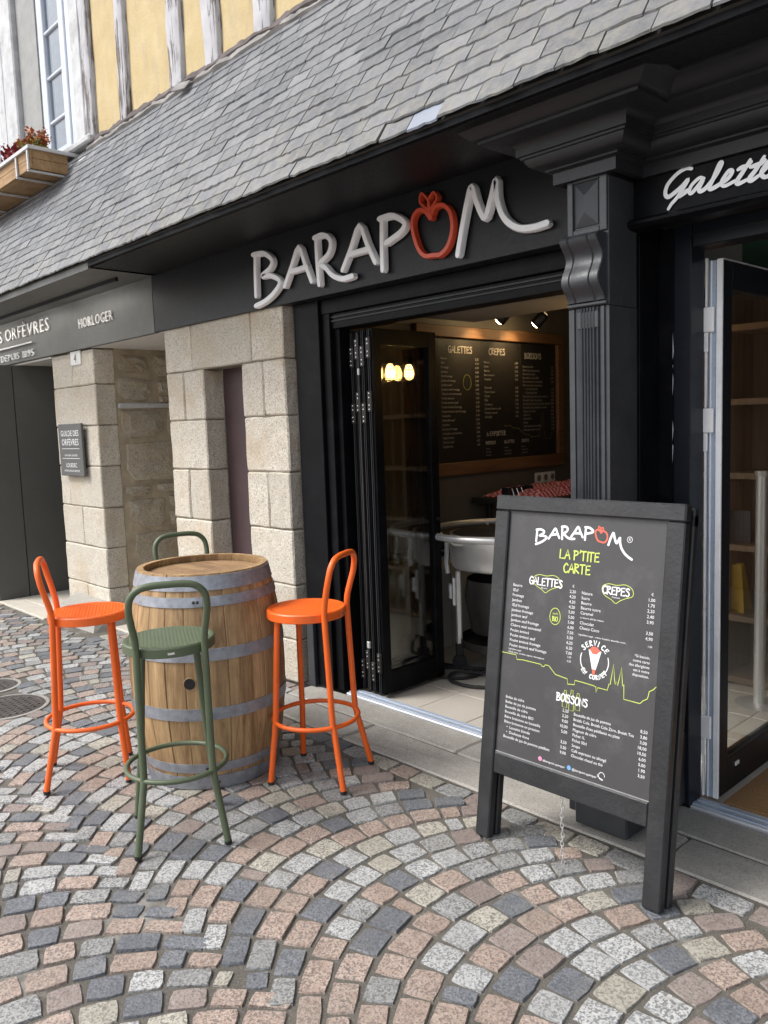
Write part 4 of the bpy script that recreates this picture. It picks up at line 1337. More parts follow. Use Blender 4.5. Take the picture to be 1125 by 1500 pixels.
# aluminium edge of the leaf, seen end-on
MB().box(x0 + .031, fx + .002, y0 - .012, y0 - .001, z0, z1 + .003, 0, .002).build('edge_profile', 'alu_white', gd)
MB().box(x0 + .002, x0 + .029, y0 - .008, y0 - .001, z0, z1, 0, .001).build('edge_channel', 'alu_groove', gd)
MB().box(x0 + .010, x0 + .014, y0 - .014, y0 - .002, z0, z1, 0, .001).build('edge_fin', 'alu_white', gd)
MB().box(x0 - .009, x0 - .002, 2.957, y0 - .002, z0, z1 + .01, 0, .001).build('frame_fin', 'alu_white', gd)
MB().box(x0 + .03, fx + .003, y0 + .002, y1, z1 + .0005, z1 + .004).build('top_edge', 'alu', gd)
for zc in (.30, 1.47, 1.835):
    h = MB().box(x0 - .012, x0 + .027, y0 - .026, y0 - .0145, zc - .045, zc + .045, 0, .003).build('hinge', 'alu_white', gd)
    b = MB()
    for dz in (-.03, .03):
        b.lathe([(.0001, .004), (.0055, .003), (.0065, 0)], 10)
        b.v[-30:] = [(x0 + .016 + p[0], y0 - .0265 - p[2], zc + dz + p[1]) for p in b.v[-30:]]
    s = b.build('screws', 'screw', None); s.parent = h
    MB().box(x0 - .0115, x0 + .004, y0 - .020, y0 - .014, zc - .115, zc - .046, 0, .002).build('hinge_tail', 'alu_white', gd)
b = MB().box(fx - .001, fx + .004, 3.115, 3.15, .105, .122, 0, .002); b.build('door_stop_clip', 'plate_white', gd)

# ------------------------------------------------------------------ window box above the roof
wb = thing('window_box', 'wooden planter box in a grey metal bracket under the upper window', 'window box', (-7.0, 2.6, 3.46))
bx0, bx1, by0, by1, bz0, bz1 = -8.4, -6.305, 2.462, 2.745, 3.465, 3.612
for k in range(2):
    za = bz0 + k * .0745
    MB().box(bx0, bx1, by0, by0 + .018, za, za + .0725, 0, .002).build('side_plank', 'box_wood', wb)
    MB().box(bx1 - .018, bx1, by0 + .019, by1, za, za + .0725, 0, .002).build('end_plank', 'box_wood', wb)
MB().box(bx0, bx1 - .02, by0 + .019, by1, bz0, bz0 + .015).build('base_plank', 'box_wood', wb)
MB().box(bx0, bx1 - .019, by1 - .018, by1, bz0 + .016, bz1).build('side_plank', 'box_wood', wb)
MB().box(bx0, bx1 - .02, by0 + .02, by1 - .02, bz1 - .05, bz1 - .02).build('potting_soil', 'soil', wb)
MB().box(bx0, bx1 + .022, by0 - .022, by0 - .004, bz1 - .012, bz1 + .014, 0, .002).build('bracket_rail', 'bracket_grey', wb)
MB().box(bx1 + .004, bx1 + .022, by0 - .003, 2.86, bz1 - .012, bz1 + .014, 0, .002).build('bracket_rail', 'bracket_grey', wb)
for xx in (bx1 - .03, bx1 - .26, bx1 - .75, bx1 - 1.3):
    MB().box(xx, xx + .02, by0 - .016, by0 - .004, bz0 - .012, bz1 - .013).box(xx, xx + .02, by0 - .016, 2.80, bz0 - .020, bz0 - .008).build('bracket_strap', 'bracket_grey', wb)
def flower(x, y, z, cols, n, rad, hgt, label, sd):
    t = thing('window_plant', label, 'plant', (x, y, z), group='plants in the window box')
    r = random.Random(sd)
    st = MB()
    tips = []
    for k in range(12):
        a = r.random() * 6.28; rr = rad * r.random()
        tip = (math.cos(a) * rr * 1.5, math.sin(a) * rr, hgt * (.45 + .55 * r.random()))
        tips.append(tip)
        st.tube([(math.cos(a) * .01, math.sin(a) * .01, -.03), (tip[0] * .5, tip[1] * .5, tip[2] * .6), tip], .0025, 5)
    st.build('stem', 'leaf_green', t, local=True)
    lv = MB()
    for k in range(n):
        tip = r.choice(tips)
        c = Vector(tip) * (.55 + .5 * r.random()) + Vector((r.gauss(0, .025), r.gauss(0, .02), r.gauss(0, .02)))
        s = .012 + r.random() * .014
        q = Matrix.Rotation(r.random() * 6.28, 4, 'Z') @ Matrix.Rotation(r.gauss(0, .8), 4, 'X') @ Matrix.Rotation(r.gauss(0, .6), 4, 'Y')
        pts = [(0, -s, 0), (s * .55, -s * .2, s * .12), (s * .4, s * .6, 0), (0, s, -s * .1), (-s * .4, s * .6, 0), (-s * .55, -s * .2, s * .12)]
        h = c.z / hgt
        mi = cols[min(len(cols) - 1, max(0, int(h * len(cols) + r.gauss(0, .5))))]
        lv.add([c + (q @ Vector(p)) for p in pts], [(0, 1, 2, 3, 4, 5)], mi)
    stuff(lv.build('foliage', ['leaf_green', 'leaf_yellow', 'leaf_orange', 'leaf_red'], t, local=True, fixn=False))
flower(-6.52, 2.58, 3.59, [0, 1, 2, 2], 420, .10, .22, 'orange and green leafy plant at the right end of the window box', 3)
flower(-6.86, 2.58, 3.59, [0, 3, 3, 3], 420, .10, .19, 'dark red leafy plant in the window box beside the orange one', 4)
flower(-7.15, 2.60, 3.59, [0, 0, 1, 3], 360, .10, .17, 'green and red plant at the left end of the window box, cut by the photo', 5)
# ------------------------------------------------------------------ inside the café
IW = -3.65
fl = MB().box(-3.68, 2.2, 2.962, 6.9, -.06, -.004).build('interior_floor', 'tile_joint')
struct(fl, 'pale tiled café floor behind the thresholds', 'floor')
tile_me = None
for i in range(-1, 18):
    for j in range(12):
        x0 = IW + .02 + i * .332 + (.0 if j % 2 == 0 else .0); y0 = 2.965 + j * .332
        if x0 + .33 > 2.15 or x0 < IW - .02: continue
        if tile_me is None:
            q = MB().box(0, .328, 0, .328, -.012, 0, 0, .0025).build('floor_tile', 'floor_tile', fl, local=True)
            tile_me = q.data
            q.location = (x0, y0, (rng.random() - .5) * .001)
        else:
            q = bpy.data.objects.new('floor_tile', tile_me); COL.objects.link(q); q.parent = fl
            q.location = (x0, y0, (rng.random() - .5) * .001)
wl = MB().box(IW - .06, IW, 2.99, 6.9, .70, 2.7).build('interior_wall', 'interior_olive'); struct(wl, 'brown painted café side wall behind the menu board', 'wall')
MB().box(IW - .06, IW + .006, 2.99, 6.9, -.004, .62).build('white_panel', 'interior_white', wl)
MB().box(IW - .06, IW + .03, 2.99, 6.9, .622, .655, 0, .004).box(IW - .06, IW + .022, 2.99, 6.9, .662, .698, 0, .004).build('dado_rail', 'black_iron', wl)
for k in range(6): MB().box(IW + .006, IW + .0075, 3.4 + k * .6, 3.403 + k * .6, 0, .62).build('panel_joint', 'tile_joint', wl)
bw = MB().box(IW, 2.2, 6.9, 6.96, -.004, 2.7).build('interior_wall', 'panel_wood'); struct(bw, 'wood panelled back wall of the café', 'wall')
for k in range(30):
    xx = -3.6 + k * .19
    if xx < 2: MB().box(xx, xx + .184, 6.872 + rng.random() * .004, 6.899, .0, 2.69, 0, .003).build('plank', 'panel_wood', bw)
rwl = MB().box(2.2, 2.26, 2.87, 6.96, -.004, 2.7).build('interior_wall', 'interior_olive'); struct(rwl, 'far right wall of the café, out of view', 'wall')
cl = MB().box(IW - .06, 2.26, 2.99, 6.96, 2.45, 2.52).build('interior_ceiling', 'interior_teal'); struct(cl, 'dark teal café ceiling', 'ceiling')
MB().box(-3.35, -1.7, 2.995, 3.95, 2.102, 2.449, 0, .004).build('bulkhead', 'interior_grey', cl)
MB().box(-3.648, -3.36, 2.995, 3.30, 2.06, 2.449, 0, .004).build('beam_block', 'rough_plank', cl)

mb_ = thing('wall_menu', 'large black menu board in a rough wooden frame on the inside wall', 'menu board', (IW, 4.5, 1.6))
ya, yb, za, zb = 3.70, 5.27, 1.145, 2.115
fx0, fx1 = IW + .001, IW + .05
for (a, c, e, g_) in ((ya, yb, zb - .075, zb), (ya, yb, za, za + .085), (ya, ya + .05, za + .086, zb - .076), (yb - .07, yb, za + .086, zb - .076)):
    MB().box(fx0, fx1, a, c, e, g_, 0, .004).build('frame_plank', 'rough_plank', mb_)
pw = (yb - .07 - 3.86 - .05) / 3
MB().box(fx0, fx0 + .025, ya + .051, 3.86 + .049, za + .087, zb - .077, 0, .001).build('panel', 'menu_black', mb_)
yt, ya = ya, 3.86
for k in range(3):
    MB().box(fx0, fx0 + .025, ya + .051 + k * pw, ya + .049 + (k + 1) * pw, za + .087, zb - .077, 0, .001).build('panel', 'menu_black', mb_)
def wall_text(build, xq):
    """text was laid out in x-z facing -y; turn it to face +x on the side wall"""
    build.v = [(xq + (0.0 - p[1]), p[0], p[2]) for p in build.v]
GAL_L = ['Beurre', 'Œuf', 'Fromage', 'Jambon', 'Œuf fromage', 'Jambon fromage', 'Jambon œuf', 'Jambon œuf fromage', 'Chèvre miel emmental', 'Poulet émincé', 'Poulet émincé œuf', 'Poulet émincé fromage', 'Poulet émincé œuf fromage']
GAL_P = ['2,20', '4,20', '4,20', '4,20', '5,00', '5,00', '5,00', '6,00', '7,50', '5,50', '6,20', '6,20', '7,00']
CRE_L = ['Nature', 'Sucre', 'Beurre', 'Beurre sucre', 'Caramel', '', 'Chocolat', 'Choco Coco']
CRE_P = ['1,00', '1,70', '2,20', '2,40', '3,90', '', '3,50', '4,90']
BL = ['Bolée de cidre', 'Bolée de jus de pomme', 'Bouteille de cidre', 'Bouteille de cidre BIO', 'Bière bretonne en bouteille', 'Bière bretonne en pression', '   •  Lancelot blonde', '   •  Duchesse Anne', 'Bouteille de jus de pomme pétillant']
BP = ['2,20', '2,20', '9,00', '10,00', '5,00', '', '3,50', '3,50', '9,00']
BR = ['Bouteille de jus de pomme', 'Breizh Cola, Breizh Cola Zéro, Breizh Tea', "Bouteille d'eau pétillante ou plate", 'Magnum de cidre', 'Pichet 1L', 'Pichet 50cl', 'Soupe', 'Café expresso ou allongé', 'Chocolat chaud ou thé']
BRP = ['8,50', '3,80', '3,00', '18,00', '10,50', '6,00', '5,00', '1,90', '3,50']
b = MB()
def wcol(k, rows, prices, z0, step):
    y0 = ya + .075 + k * pw; y1 = ya + .02 + (k + 1) * pw
    for i, s in enumerate(rows):
        if s: text(b, s, y0, z0 - i * step, .021, 0)
    for i, s in enumerate(prices):
        if s: text(b, s, y1, z0 - i * step, .021, 0, 'RIGHT')
wcol(0, GAL_L + ['Andouille', 'Andouille œuf', 'Saucisse', 'Saucisse fromage', 'Complète œuf jambon', 'Végétarienne', 'Chorizo œuf', 'Supplément'], GAL_P + ['6,00', '6,50', '5,00', '5,80', '6,80', '6,20', '6,50', '1,00'], 1.900, .0285)
wcol(1, CRE_L + ['Citron', 'Miel', 'Confiture', 'Caramel beurre salé', 'Pomme caramel', 'Chantilly'], CRE_P + ['2,90', '2,90', '2,90', '3,90', '4,50', '0,50'], 1.885, .0285)
wcol(2, BL + BR, BP + BRP, 1.865, .0265)
hand(b, 'GALETTES', ya + .15, 1.945, .042, .007, 0); hand(b, 'CREPES', ya + .13 + pw, 1.945, .042, .007, 0); hand(b, 'BOISSONS', ya + .10 + 2 * pw, 1.93, .038, .007, 0)
hand(b, 'A EMPORTER', ya + .09 + pw, 1.392, .030, .005, 0)
for k, s in enumerate(('BOISSONS', 'GALETTES', 'CREPES')): hand(b, s, ya + .08 + pw + k * .2, 1.335, .020, .004, 0)
for k in range(3):
    for i in range(3): text(b, ('Cidre 9,00', 'Complète 6,80', 'Caramel 3,90')[k] if i else 'Formule', ya + .08 + pw + k * .2, 1.30 - i * .022, .013, 0)
wall_text(b, fx0 + .0275); b.build('lettering', 'print_dim', mb_, fixn=False)
b = MB()
sky_pts = [(0, .0), (.10, 0), (.11, -.015), (.2, -.02), (.30, -.07), (.36, -.07), (.365, -.085), (.5, -.085), (.515, -.02), (.525, .09), (.54, -.03), (.555, .09), (.57, -.05), (.585, -.105), (.66, -.105), (.69, -.06)]
stroke(b, [(ya + .28 + pw + p * 0.62 / .69 * .92, 1.455 + q) for p, q in sky_pts], .003, 0, 0, per=1, flat=True)
stroke(b, [(ya + .33 + .04 * math.cos(R(t)), 1.75 + .05 * math.sin(R(t)) * (1.1 if t < 180 else .9)) for t in range(0, 361, 30)], .004, 0, 0, closed=True, flat=True, per=2)
wall_text(b, fx0 + .0275); b.build('line_drawing', 'print_dim_green', mb_, fixn=False)

# spotlights over the menu
for k, y in enumerate((4.27, 4.66)):
    t = thing('ceiling_spotlight', ['lit black spotlight over the wall menu, the one nearer the folding door', 'lit black spotlight over the wall menu, the one deeper in the café'][k], 'spotlight', (-3.36, y, 2.12), group='spotlights over the menu')
    d = Vector((-.75, -.12, -.62)).normalized()
    b = MB(); b.tube([(-3.36, y, 2.449), (-3.36, y, 2.20)], .008, 8); b.build('stem', 'black_iron', t, smooth=True)
    c = Vector((-3.36, y, 2.17))
    b = MB(); b.tube([c - d * .045, c - d * .035, c + d * .05, c + d * .052], [.02, .036, .040, .040], 16, cap=False); b.build('lamp_head', 'black_iron', t, smooth=True)
    b = MB(); b.tube([c + d * .030, c + d * .052, c + d * .062, c + d * .066], [.034, .034, .024, .006], 16); b.build('lens', 'spot_lens', t, smooth=True)
    ld = bpy.data.lights.new('spot_light', 'SPOT'); ld.energy = 4; ld.color = (1, .66, .30); ld.spot_size = R(80); ld.spot_blend = .9; ld.shadow_soft_size = .03
    lo = bpy.data.objects.new('spot_light', ld); COL.objects.link(lo); lo.parent = t
    lo.location = c + d * .075 - Vector((-3.36, y, 2.12)); lo.rotation_euler = (-d).to_track_quat('Z', 'Y').to_euler()
MB().box(-3.38, -3.34, 3.96, 5.4, 2.42, 2.449).build('lamp_track', 'black_iron', cl)

# cage pendants further in; they show in the glass of the folding door
for k, (lx_, ly_) in enumerate(((-2.40, 3.875), (-2.40, 4.055))):
    t = thing('pendant_lamp', ['caged pendant lamp mirrored at the left in the folding door glass', 'caged pendant lamp mirrored at the right in the folding door glass'][k], 'pendant lamp', (lx_, ly_, 1.85), group='caged pendant lamps')
    b = MB().tube([(0, 0, .10), (0, 0, .60)], .004, 6); b.build('cord', 'black_iron', t, local=True)
    b = MB().lathe([(.0001, .11), (.028, .105), (.032, .06), (.03, .05)], 14); b.build('lamp_holder', 'black_iron', t, True, True)
    b = MB().lathe([(.013, .05), (.03, .01), (.033, -.02), (.022, -.05), (.0001, -.058)], 14); b.build('bulb', 'bulb', t, True, True)
    b = MB()
    for q in range(8):
        a = q * math.pi / 4
        b.tube([(.03 * math.cos(a), .03 * math.sin(a), .06), (.062 * math.cos(a), .062 * math.sin(a), .01), (.062 * math.cos(a), .062 * math.sin(a), -.05), (.03 * math.cos(a), .03 * math.sin(a), -.085)], .0022, 5)
    for zc, rr in ((.01, .062), (-.05, .062), (-.085, .03)):
        b.tube([(rr * math.cos(R(q * 20)), rr * math.sin(R(q * 20)), zc) for q in range(18)], .0022, 5, closed=True)
    b.build('wire_cage', 'black_iron', t, True, True)

# crêpe griddle cart
cm = thing('crepe_griddle', 'round stainless steel crêpe griddle cart with a tubular ring and castors', 'griddle', (-3.06, 3.83, 0))
NS = 40
b = MB(); b.tube([(.445 * math.cos(2 * math.pi * k / 56), .445 * math.sin(2 * math.pi * k / 56), .845) for k in range(56)], .021, 12, closed=True); b.build('guard_ring', 'steel', cm, True, True)
MB().lathe([(.0001, .842), (.29, .842), (.30, .838), (.30, .83)], NS).build('griddle_plate', 'iron', cm, True, True)
MB().lathe([(.302, .815), (.318, .822), (.318, .836), (.302, .838)], NS).build('plate_rim', 'brass_rim' if 'brass_rim' in M else 'steel', cm, True, True)
MB().lathe([(.318, .822), (.322, .80), (.318, .66), (.300, .635), (.20, .61), (.0001, .60)], NS).build('drum', 'steel', cm, True, True)
for a in range(22, 382, 60):
    q = MB(); q.tube([(.318, 0, .79), (.38, 0, .80), (.432, 0, .838)], .009, 8); q = q.build('ring_bracket', 'steel', cm, True, True); q.rotation_euler = (0, 0, R(a))
for a in (225, 315, 45, 135):
    ca, sa = math.cos(R(a)), math.sin(R(a))
    q = bpy.data.objects.new('leg_assembly', None); COL.objects.link(q); q.parent = cm; q.rotation_euler = (0, 0, R(a))
    MB().box(.255, .292, -.034, .034, .16, .612, 0, .008).build('leg', 'steel', q, local=True)
    MB().box(.293, .309, -.045, .045, .40, .57, 0, .004).build('leg_plate', 'alu_white', q, local=True)
    b = MB(); b.tube([(.335, .0, .80), (.337, 0, .72), (.345, .03, .66), (.335, .035, .60)], .014, 8); b.box(.311, .331, -.022, .03, .44, .53, 0, .006); b.build('clamp', 'alu_white', q, True, True)
    b = MB(); b.tube([(.275, -.014, .045), (.275, .014, .045)], .045, 14); b.box(.252, .298, -.024, .024, .085, .16, 0, .006); b.build('castor', 'rubber', q, True, True)
b = MB(); b.lathe([(.27, .20), (.27, .155), (.0001, .155)], NS); b.build('lower_tray', 'iron', cm, True, True)
b = MB(); b.lathe([(.22, .56), (.235, .45), (.20, .24), (.10, .21), (.0001, .21)], NS); b.build('burner_bowl', 'iron', cm, True, True)

wt = thing('work_table', 'dark work table standing behind the griddle cart under the wall menu', 'table', (-3.35, 4.7, 0))
MB().box(-3.62, -3.06, 4.20, 5.4, .95, .985, 0, .004).build('table_top', 'iron', wt)
for xx in (-3.60, -3.11):
    for yy_ in (4.32, 5.34): MB().box(xx, xx + .04, yy_, yy_ + .04, -.003, .949, 0, .004).build('leg', 'iron', wt)
MB().box(-3.6, -3.08, 4.36, 5.34, .35, .37).build('shelf', 'steel', wt)
cl_ = MB()
nx, ny = 22, 30
vs = []
for j in range(ny + 1):
    for i in range(nx + 1):
        u, v = i / nx, j / ny
        x = -3.58 + .46 * u; y = 4.27 + .92 * v
        e = min(u, 1 - u, v, 1 - v)
        z = .988 + min(1, e * 9) * (.045 + .035 * mnoise.noise((u * 4, v * 5, 1.5)) + .025 * mnoise.noise((u * 10, v * 11, 4)))
        vs.append((x, y, max(z, .988)))
cl_.add(vs, [(j * (nx + 1) + i, j * (nx + 1) + i + 1, (j + 1) * (nx + 1) + i + 1, (j + 1) * (nx + 1) + i) for j in range(ny) for i in range(nx)])
tag(cl_.build('checked_cloth', 'check_cloth', smooth=True), 'crumpled red and white checked cloth lying on the work table', 'cloth')
kr = thing('utensil_rack', 'small black wire rack with hanging hooks behind the griddle', 'rack', (-3.3, 4.25, 1.0))
b = MB().box(-3.36, -3.30, 4.20, 4.225, .84, 1.06, 0, .003).box(-3.36, -3.30, 4.44, 4.465, .84, 1.06, 0, .003).box(-3.36, -3.335, 4.226, 4.439, 1.0, 1.055, 0, .003); b.build('rack_frame', 'black_iron', kr)
for k in range(3):
    y = 4.26 + k * .05
    b = MB(); b.tube(smooth_path([(-3.32, y, 1.05), (-3.30, y, 1.0), (-3.29, y + .01, .93), (-3.28, y + .02, .93), (-3.29, y + .025, .98)], 4), .003, 6); b.build('hook', 'steel', kr, smooth=True)
# sockets by the menu
for k, y in enumerate((4.99, 5.075, 5.16)):
    t = thing('wall_socket', ['first white wall socket below the menu frame, nearest the street', 'second white wall socket of three below the menu frame', 'third white wall socket below the menu frame, deepest in the café'][k], 'socket', (IW, y, 1.06), group='sockets under the menu')
    MB().box(IW + .001, IW + .012, y - .04, y + .04, 1.02, 1.10, 0, .004).build('plate', 'ceramic_white', t)
    b = MB(); b.lathe([(.0001, 0), (.02, 0), (.024, .004)], 14); b.v = [(IW + .0125 + p[2], y + p[0], 1.06 + p[1]) for p in b.v]; b.build('socket_well', 'interior_grey', t)
# electric cable in loops on the tiles
pts = [(-3.60, 3.62, .02), (-3.52, 3.62, .012), (-3.35, 3.62, .012), (-3.20, 3.66, .012), (-3.08, 3.62, .012), (-3.10, 3.48, .012), (-3.24, 3.42, .012), (-3.36, 3.50, .012), (-3.28, 3.60, .014), (-3.05, 3.70, .016), (-2.86, 3.66, .012), (-2.82, 3.52, .012), (-2.95, 3.40, .012), (-3.12, 3.40, .016), (-3.18, 3.52, .022), (-3.0, 3.62, .020), (-2.7, 3.7, .012), (-2.45, 4.0, .012)]
b = MB(); b.tube(smooth_path(pts, 8), .0105, 8)
tag(b.build('electric_cable', 'rubber', smooth=True), 'thick black electric cable lying in loops on the tiled floor', 'cable')
# white cable hanging behind the left door glass
b = MB(); b.tube(smooth_path([(-3.62, 3.35, 1.35), (-3.60, 3.40, 1.15), (-3.585, 3.43, 1.02), (-3.59, 3.40, .88), (-3.61, 3.37, .78)], 6), .004, 6)
tag(b.build('hanging_cord', 'interior_grey', smooth=True), 'thin pale cord hanging on the wall behind the folding door glass', 'cord')

# shelf unit seen through the right door
sh = thing('shelf_unit', 'rough wooden shelf unit seen through the glass of the right door', 'shelf unit', (-1.9, 4.6, 0))
sx = [-2.42, -1.99, -1.62, -1.2]
for x in sx: MB().box(x - .018, x + .018, 4.38, 4.74, -.003, 2.12, 0, .003).build('upright', 'shelf_wood', sh)
for z in (.03, .375, .765, 1.155, 1.55, 1.94):
    for a, c in zip(sx, sx[1:]): MB().box(a + .0185, c - .0185, 4.385, 4.735, z - .017, z + .017, 0, .003).build('shelf_board', 'shelf_wood', sh)
MB().box(-2.44, -1.18, 4.742, 4.76, -.003, 2.12).build('back_panel', 'shelf_wood', sh)
b = MB(); vs, fs = [], []
for j in range(7):
    for i in range(9):
        u, v = i / 8, j / 6
        w_ = 1 - .35 * v
        vs.append((-1.99 + .22 * (u - .5) * w_, 4.44 + .05 * math.sin(u * 3.1) * (1 - v) + .05 * v, .395 + .26 * v + .012 * mnoise.noise((u * 5, v * 5, 2))))
b.add(vs, [(j * 9 + i, j * 9 + i + 1, j * 9 + 10 + i, j * 9 + 9 + i) for j in range(6) for i in range(8)])
b.add([(-2.10, 4.44, .394), (-1.88, 4.44, .394), (-1.88, 4.56, .394), (-2.10, 4.56, .394), (-2.05, 4.55, .655), (-1.93, 4.55, .655)], [(0, 1, 2, 3), (2, 3, 4, 5)])
tag(b.build('paper_bag', 'yellow_bag', smooth=True), 'yellow paper bag leaning inside the wooden shelf unit', 'bag')
b = MB().box(-1.98, -1.86, 4.46, 4.47, .783, .96)
tag(b.build('price_card', 'menu_black'), 'small black price card standing on the wooden shelf unit', 'card')
b = MB(); b.tube([(-1.687, 4.18, -.003), (-1.687, 4.18, 1.19)], .028, 16); o = b.build('stand_post', 'steel', None, smooth=True)
t = thing('steel_post', 'polished steel post standing in front of the wooden shelf unit', 'post', (-1.687, 4.18, 0)); o.parent = t; o.location = -Vector(t.location)  # a plain steel post on a round base
MB().lathe([(.0001, .004), (.11, .004), (.12, .0), (.12, -.003)], 24).build('base', 'steel', t, True, True)
MB().lathe([(.028, 1.17), (.034, 1.18), (.034, 1.20), (.0001, 1.20)], 16).build('top_cap', 'steel', t, True, True)
b = MB()
b.box(-1.335, .85, 2.985, 3.70, -.001, .009, 0, .003)
tag(b.build('doormat', 'coir'), 'brown coir doormat filling the floor inside the right door', 'doormat')
# ------------------------------------------------------------------ barrel
bt = thing('wine_barrel', 'upright oak wine barrel with six grey iron hoops used as a table', 'barrel', (-3.165, 1.855, 0))
BH = .915
def brad(z):
    t = (z / BH - .5) * 2
    return .338 - .058 * t * t
NSV = 24
def stave(dr):
    n = 14
    vs = []
    aw = 2 * math.pi / NSV
    for i in range(n + 1):
        z = BH * i / n
        r = brad(z) + dr
        for q in (-.493, -.455, -.15, .15, .455, .493):
            a = aw * q
            vs.append((math.cos(a) * (r - (.0028 if abs(q) > .47 else 0)), math.sin(a) * (r - (.0028 if abs(q) > .47 else 0)), z))
        vs.append((math.cos(aw * .495) * (r - .026), math.sin(aw * .495) * (r - .026), z))
        vs.append((math.cos(-aw * .495) * (r - .026), math.sin(-aw * .495) * (r - .026), z))
    k = 8
    fs = [(i * k + q, i * k + (q + 1) % k, (i + 1) * k + (q + 1) % k, (i + 1) * k + q) for i in range(n) for q in range(k)]
    fs += [tuple(range(k))[::-1], tuple(n * k + q for q in range(k))]
    # chamfered chime at the top
    return MB().add(vs, fs)
protos = [stave(d).build('stave', 'barrel_oak', bt, True, True, ang=30) for d in (0, .0012)]
for i in range(NSV):
    o = protos[i % 2] if i < 2 else clone(protos[i % 2], bt)
    o.rotation_euler = (0, 0, 2 * math.pi * i / NSV + .1)
for k, (a, c) in enumerate(((-.245, -.155), (-.153, -.065), (-.063, .03), (.032, .12), (.122, .20), (.202, .245))):
    def ch(y): return math.sqrt(max(0, .2485 ** 2 - y * y))
    n = 6
    poly = [(ch(a + (c - a) * i / n), a + (c - a) * i / n) for i in range(n + 1)] + [(-ch(c - (c - a) * i / n), c - (c - a) * i / n) for i in range(n + 1)]
    MB().prism(poly, 2, .868 + rng.random() * .0015, .885 + rng.random() * .0015).build('head_board', 'barrel_head', bt, local=True)
def hoop(z0, z1, a_seam):
    th = .0032
    n = 72
    prof = []
    m = 3
    for i in range(m + 1): prof.append((brad(z0 + (z1 - z0) * i / m) + .0018 + th, z0 + (z1 - z0) * i / m))
    for i in range(m, -1, -1): prof.append((brad(z0 + (z1 - z0) * i / m) + .0002, z0 + (z1 - z0) * i / m))
    h = MB().lathe(prof, n, closed_prof=True).build('hoop', 'galvanised', bt, True, True, ang=30)
    # overlapping end and rivets
    lap = MB()
    vs = []
    for i in range(7):
        a = a_seam + (i - 3) * .022
        for p, z in ((brad(z0) + .0022 + th, z0 + .001), (brad((z0 + z1) / 2) + .0038 + th, (z0 + z1) / 2), (brad(z1) + .0022 + th, z1 - .001)):
            vs.append((p * math.cos(a), p * math.sin(a), z))
    lap.add(vs, [(i * 3 + q, i * 3 + q + 1, i * 3 + 4 + q, i * 3 + 3 + q) for i in range(6) for q in (0, 1)])
    lap.build('hoop_lap', 'galvanised', h, True, True)
    rv = MB()
    for da in (-.05, .0):
        a = a_seam + da
        zc = (z0 + z1) / 2
        r0 = brad(zc) + .0065
        ctr = Vector((r0 * math.cos(a), r0 * math.sin(a), zc)); d = Vector((math.cos(a), math.sin(a), 0))
        rv.tube([ctr - d * .001, ctr + d * .0035, ctr + d * .005], [.007, .0055, .002], 8)
    rv.build('rivets', 'iron', h, True, True)
toward = math.atan2(-1.855, 3.165)
for (z0, z1, sa) in ((.850, .908, -.34), (.785, .825, -.10), (.565, .615, -.10), (.318, .368, -.02), (.082, .122, -.05), (.004, .064, .05)):
    hoop(z0, z1, toward + sa)
a = toward - .235; zc = .475; r0 = brad(zc)
d = Vector((math.cos(a), math.sin(a), 0)); c = d * (r0 + .0005) + Vector((0, 0, zc))
b = MB(); b.tube([c - d * .002, c + d * .0012], [.024, .024], 20); b.build('painted_bung_hole', 'black_iron', bt, local=True)  # near-black disc painted in for the hole's dark inside; the stave is uncut
b = MB(); u = Vector((-d.y, d.x, 0))
b.tube([c + u * .0255 * math.cos(R(q * 18)) + Vector((0, 0, .0255 * math.sin(R(q * 18)))) for q in range(20)], .0026, 6, closed=True); b.build('bung_rim', 'barrel_head', bt, True, True)

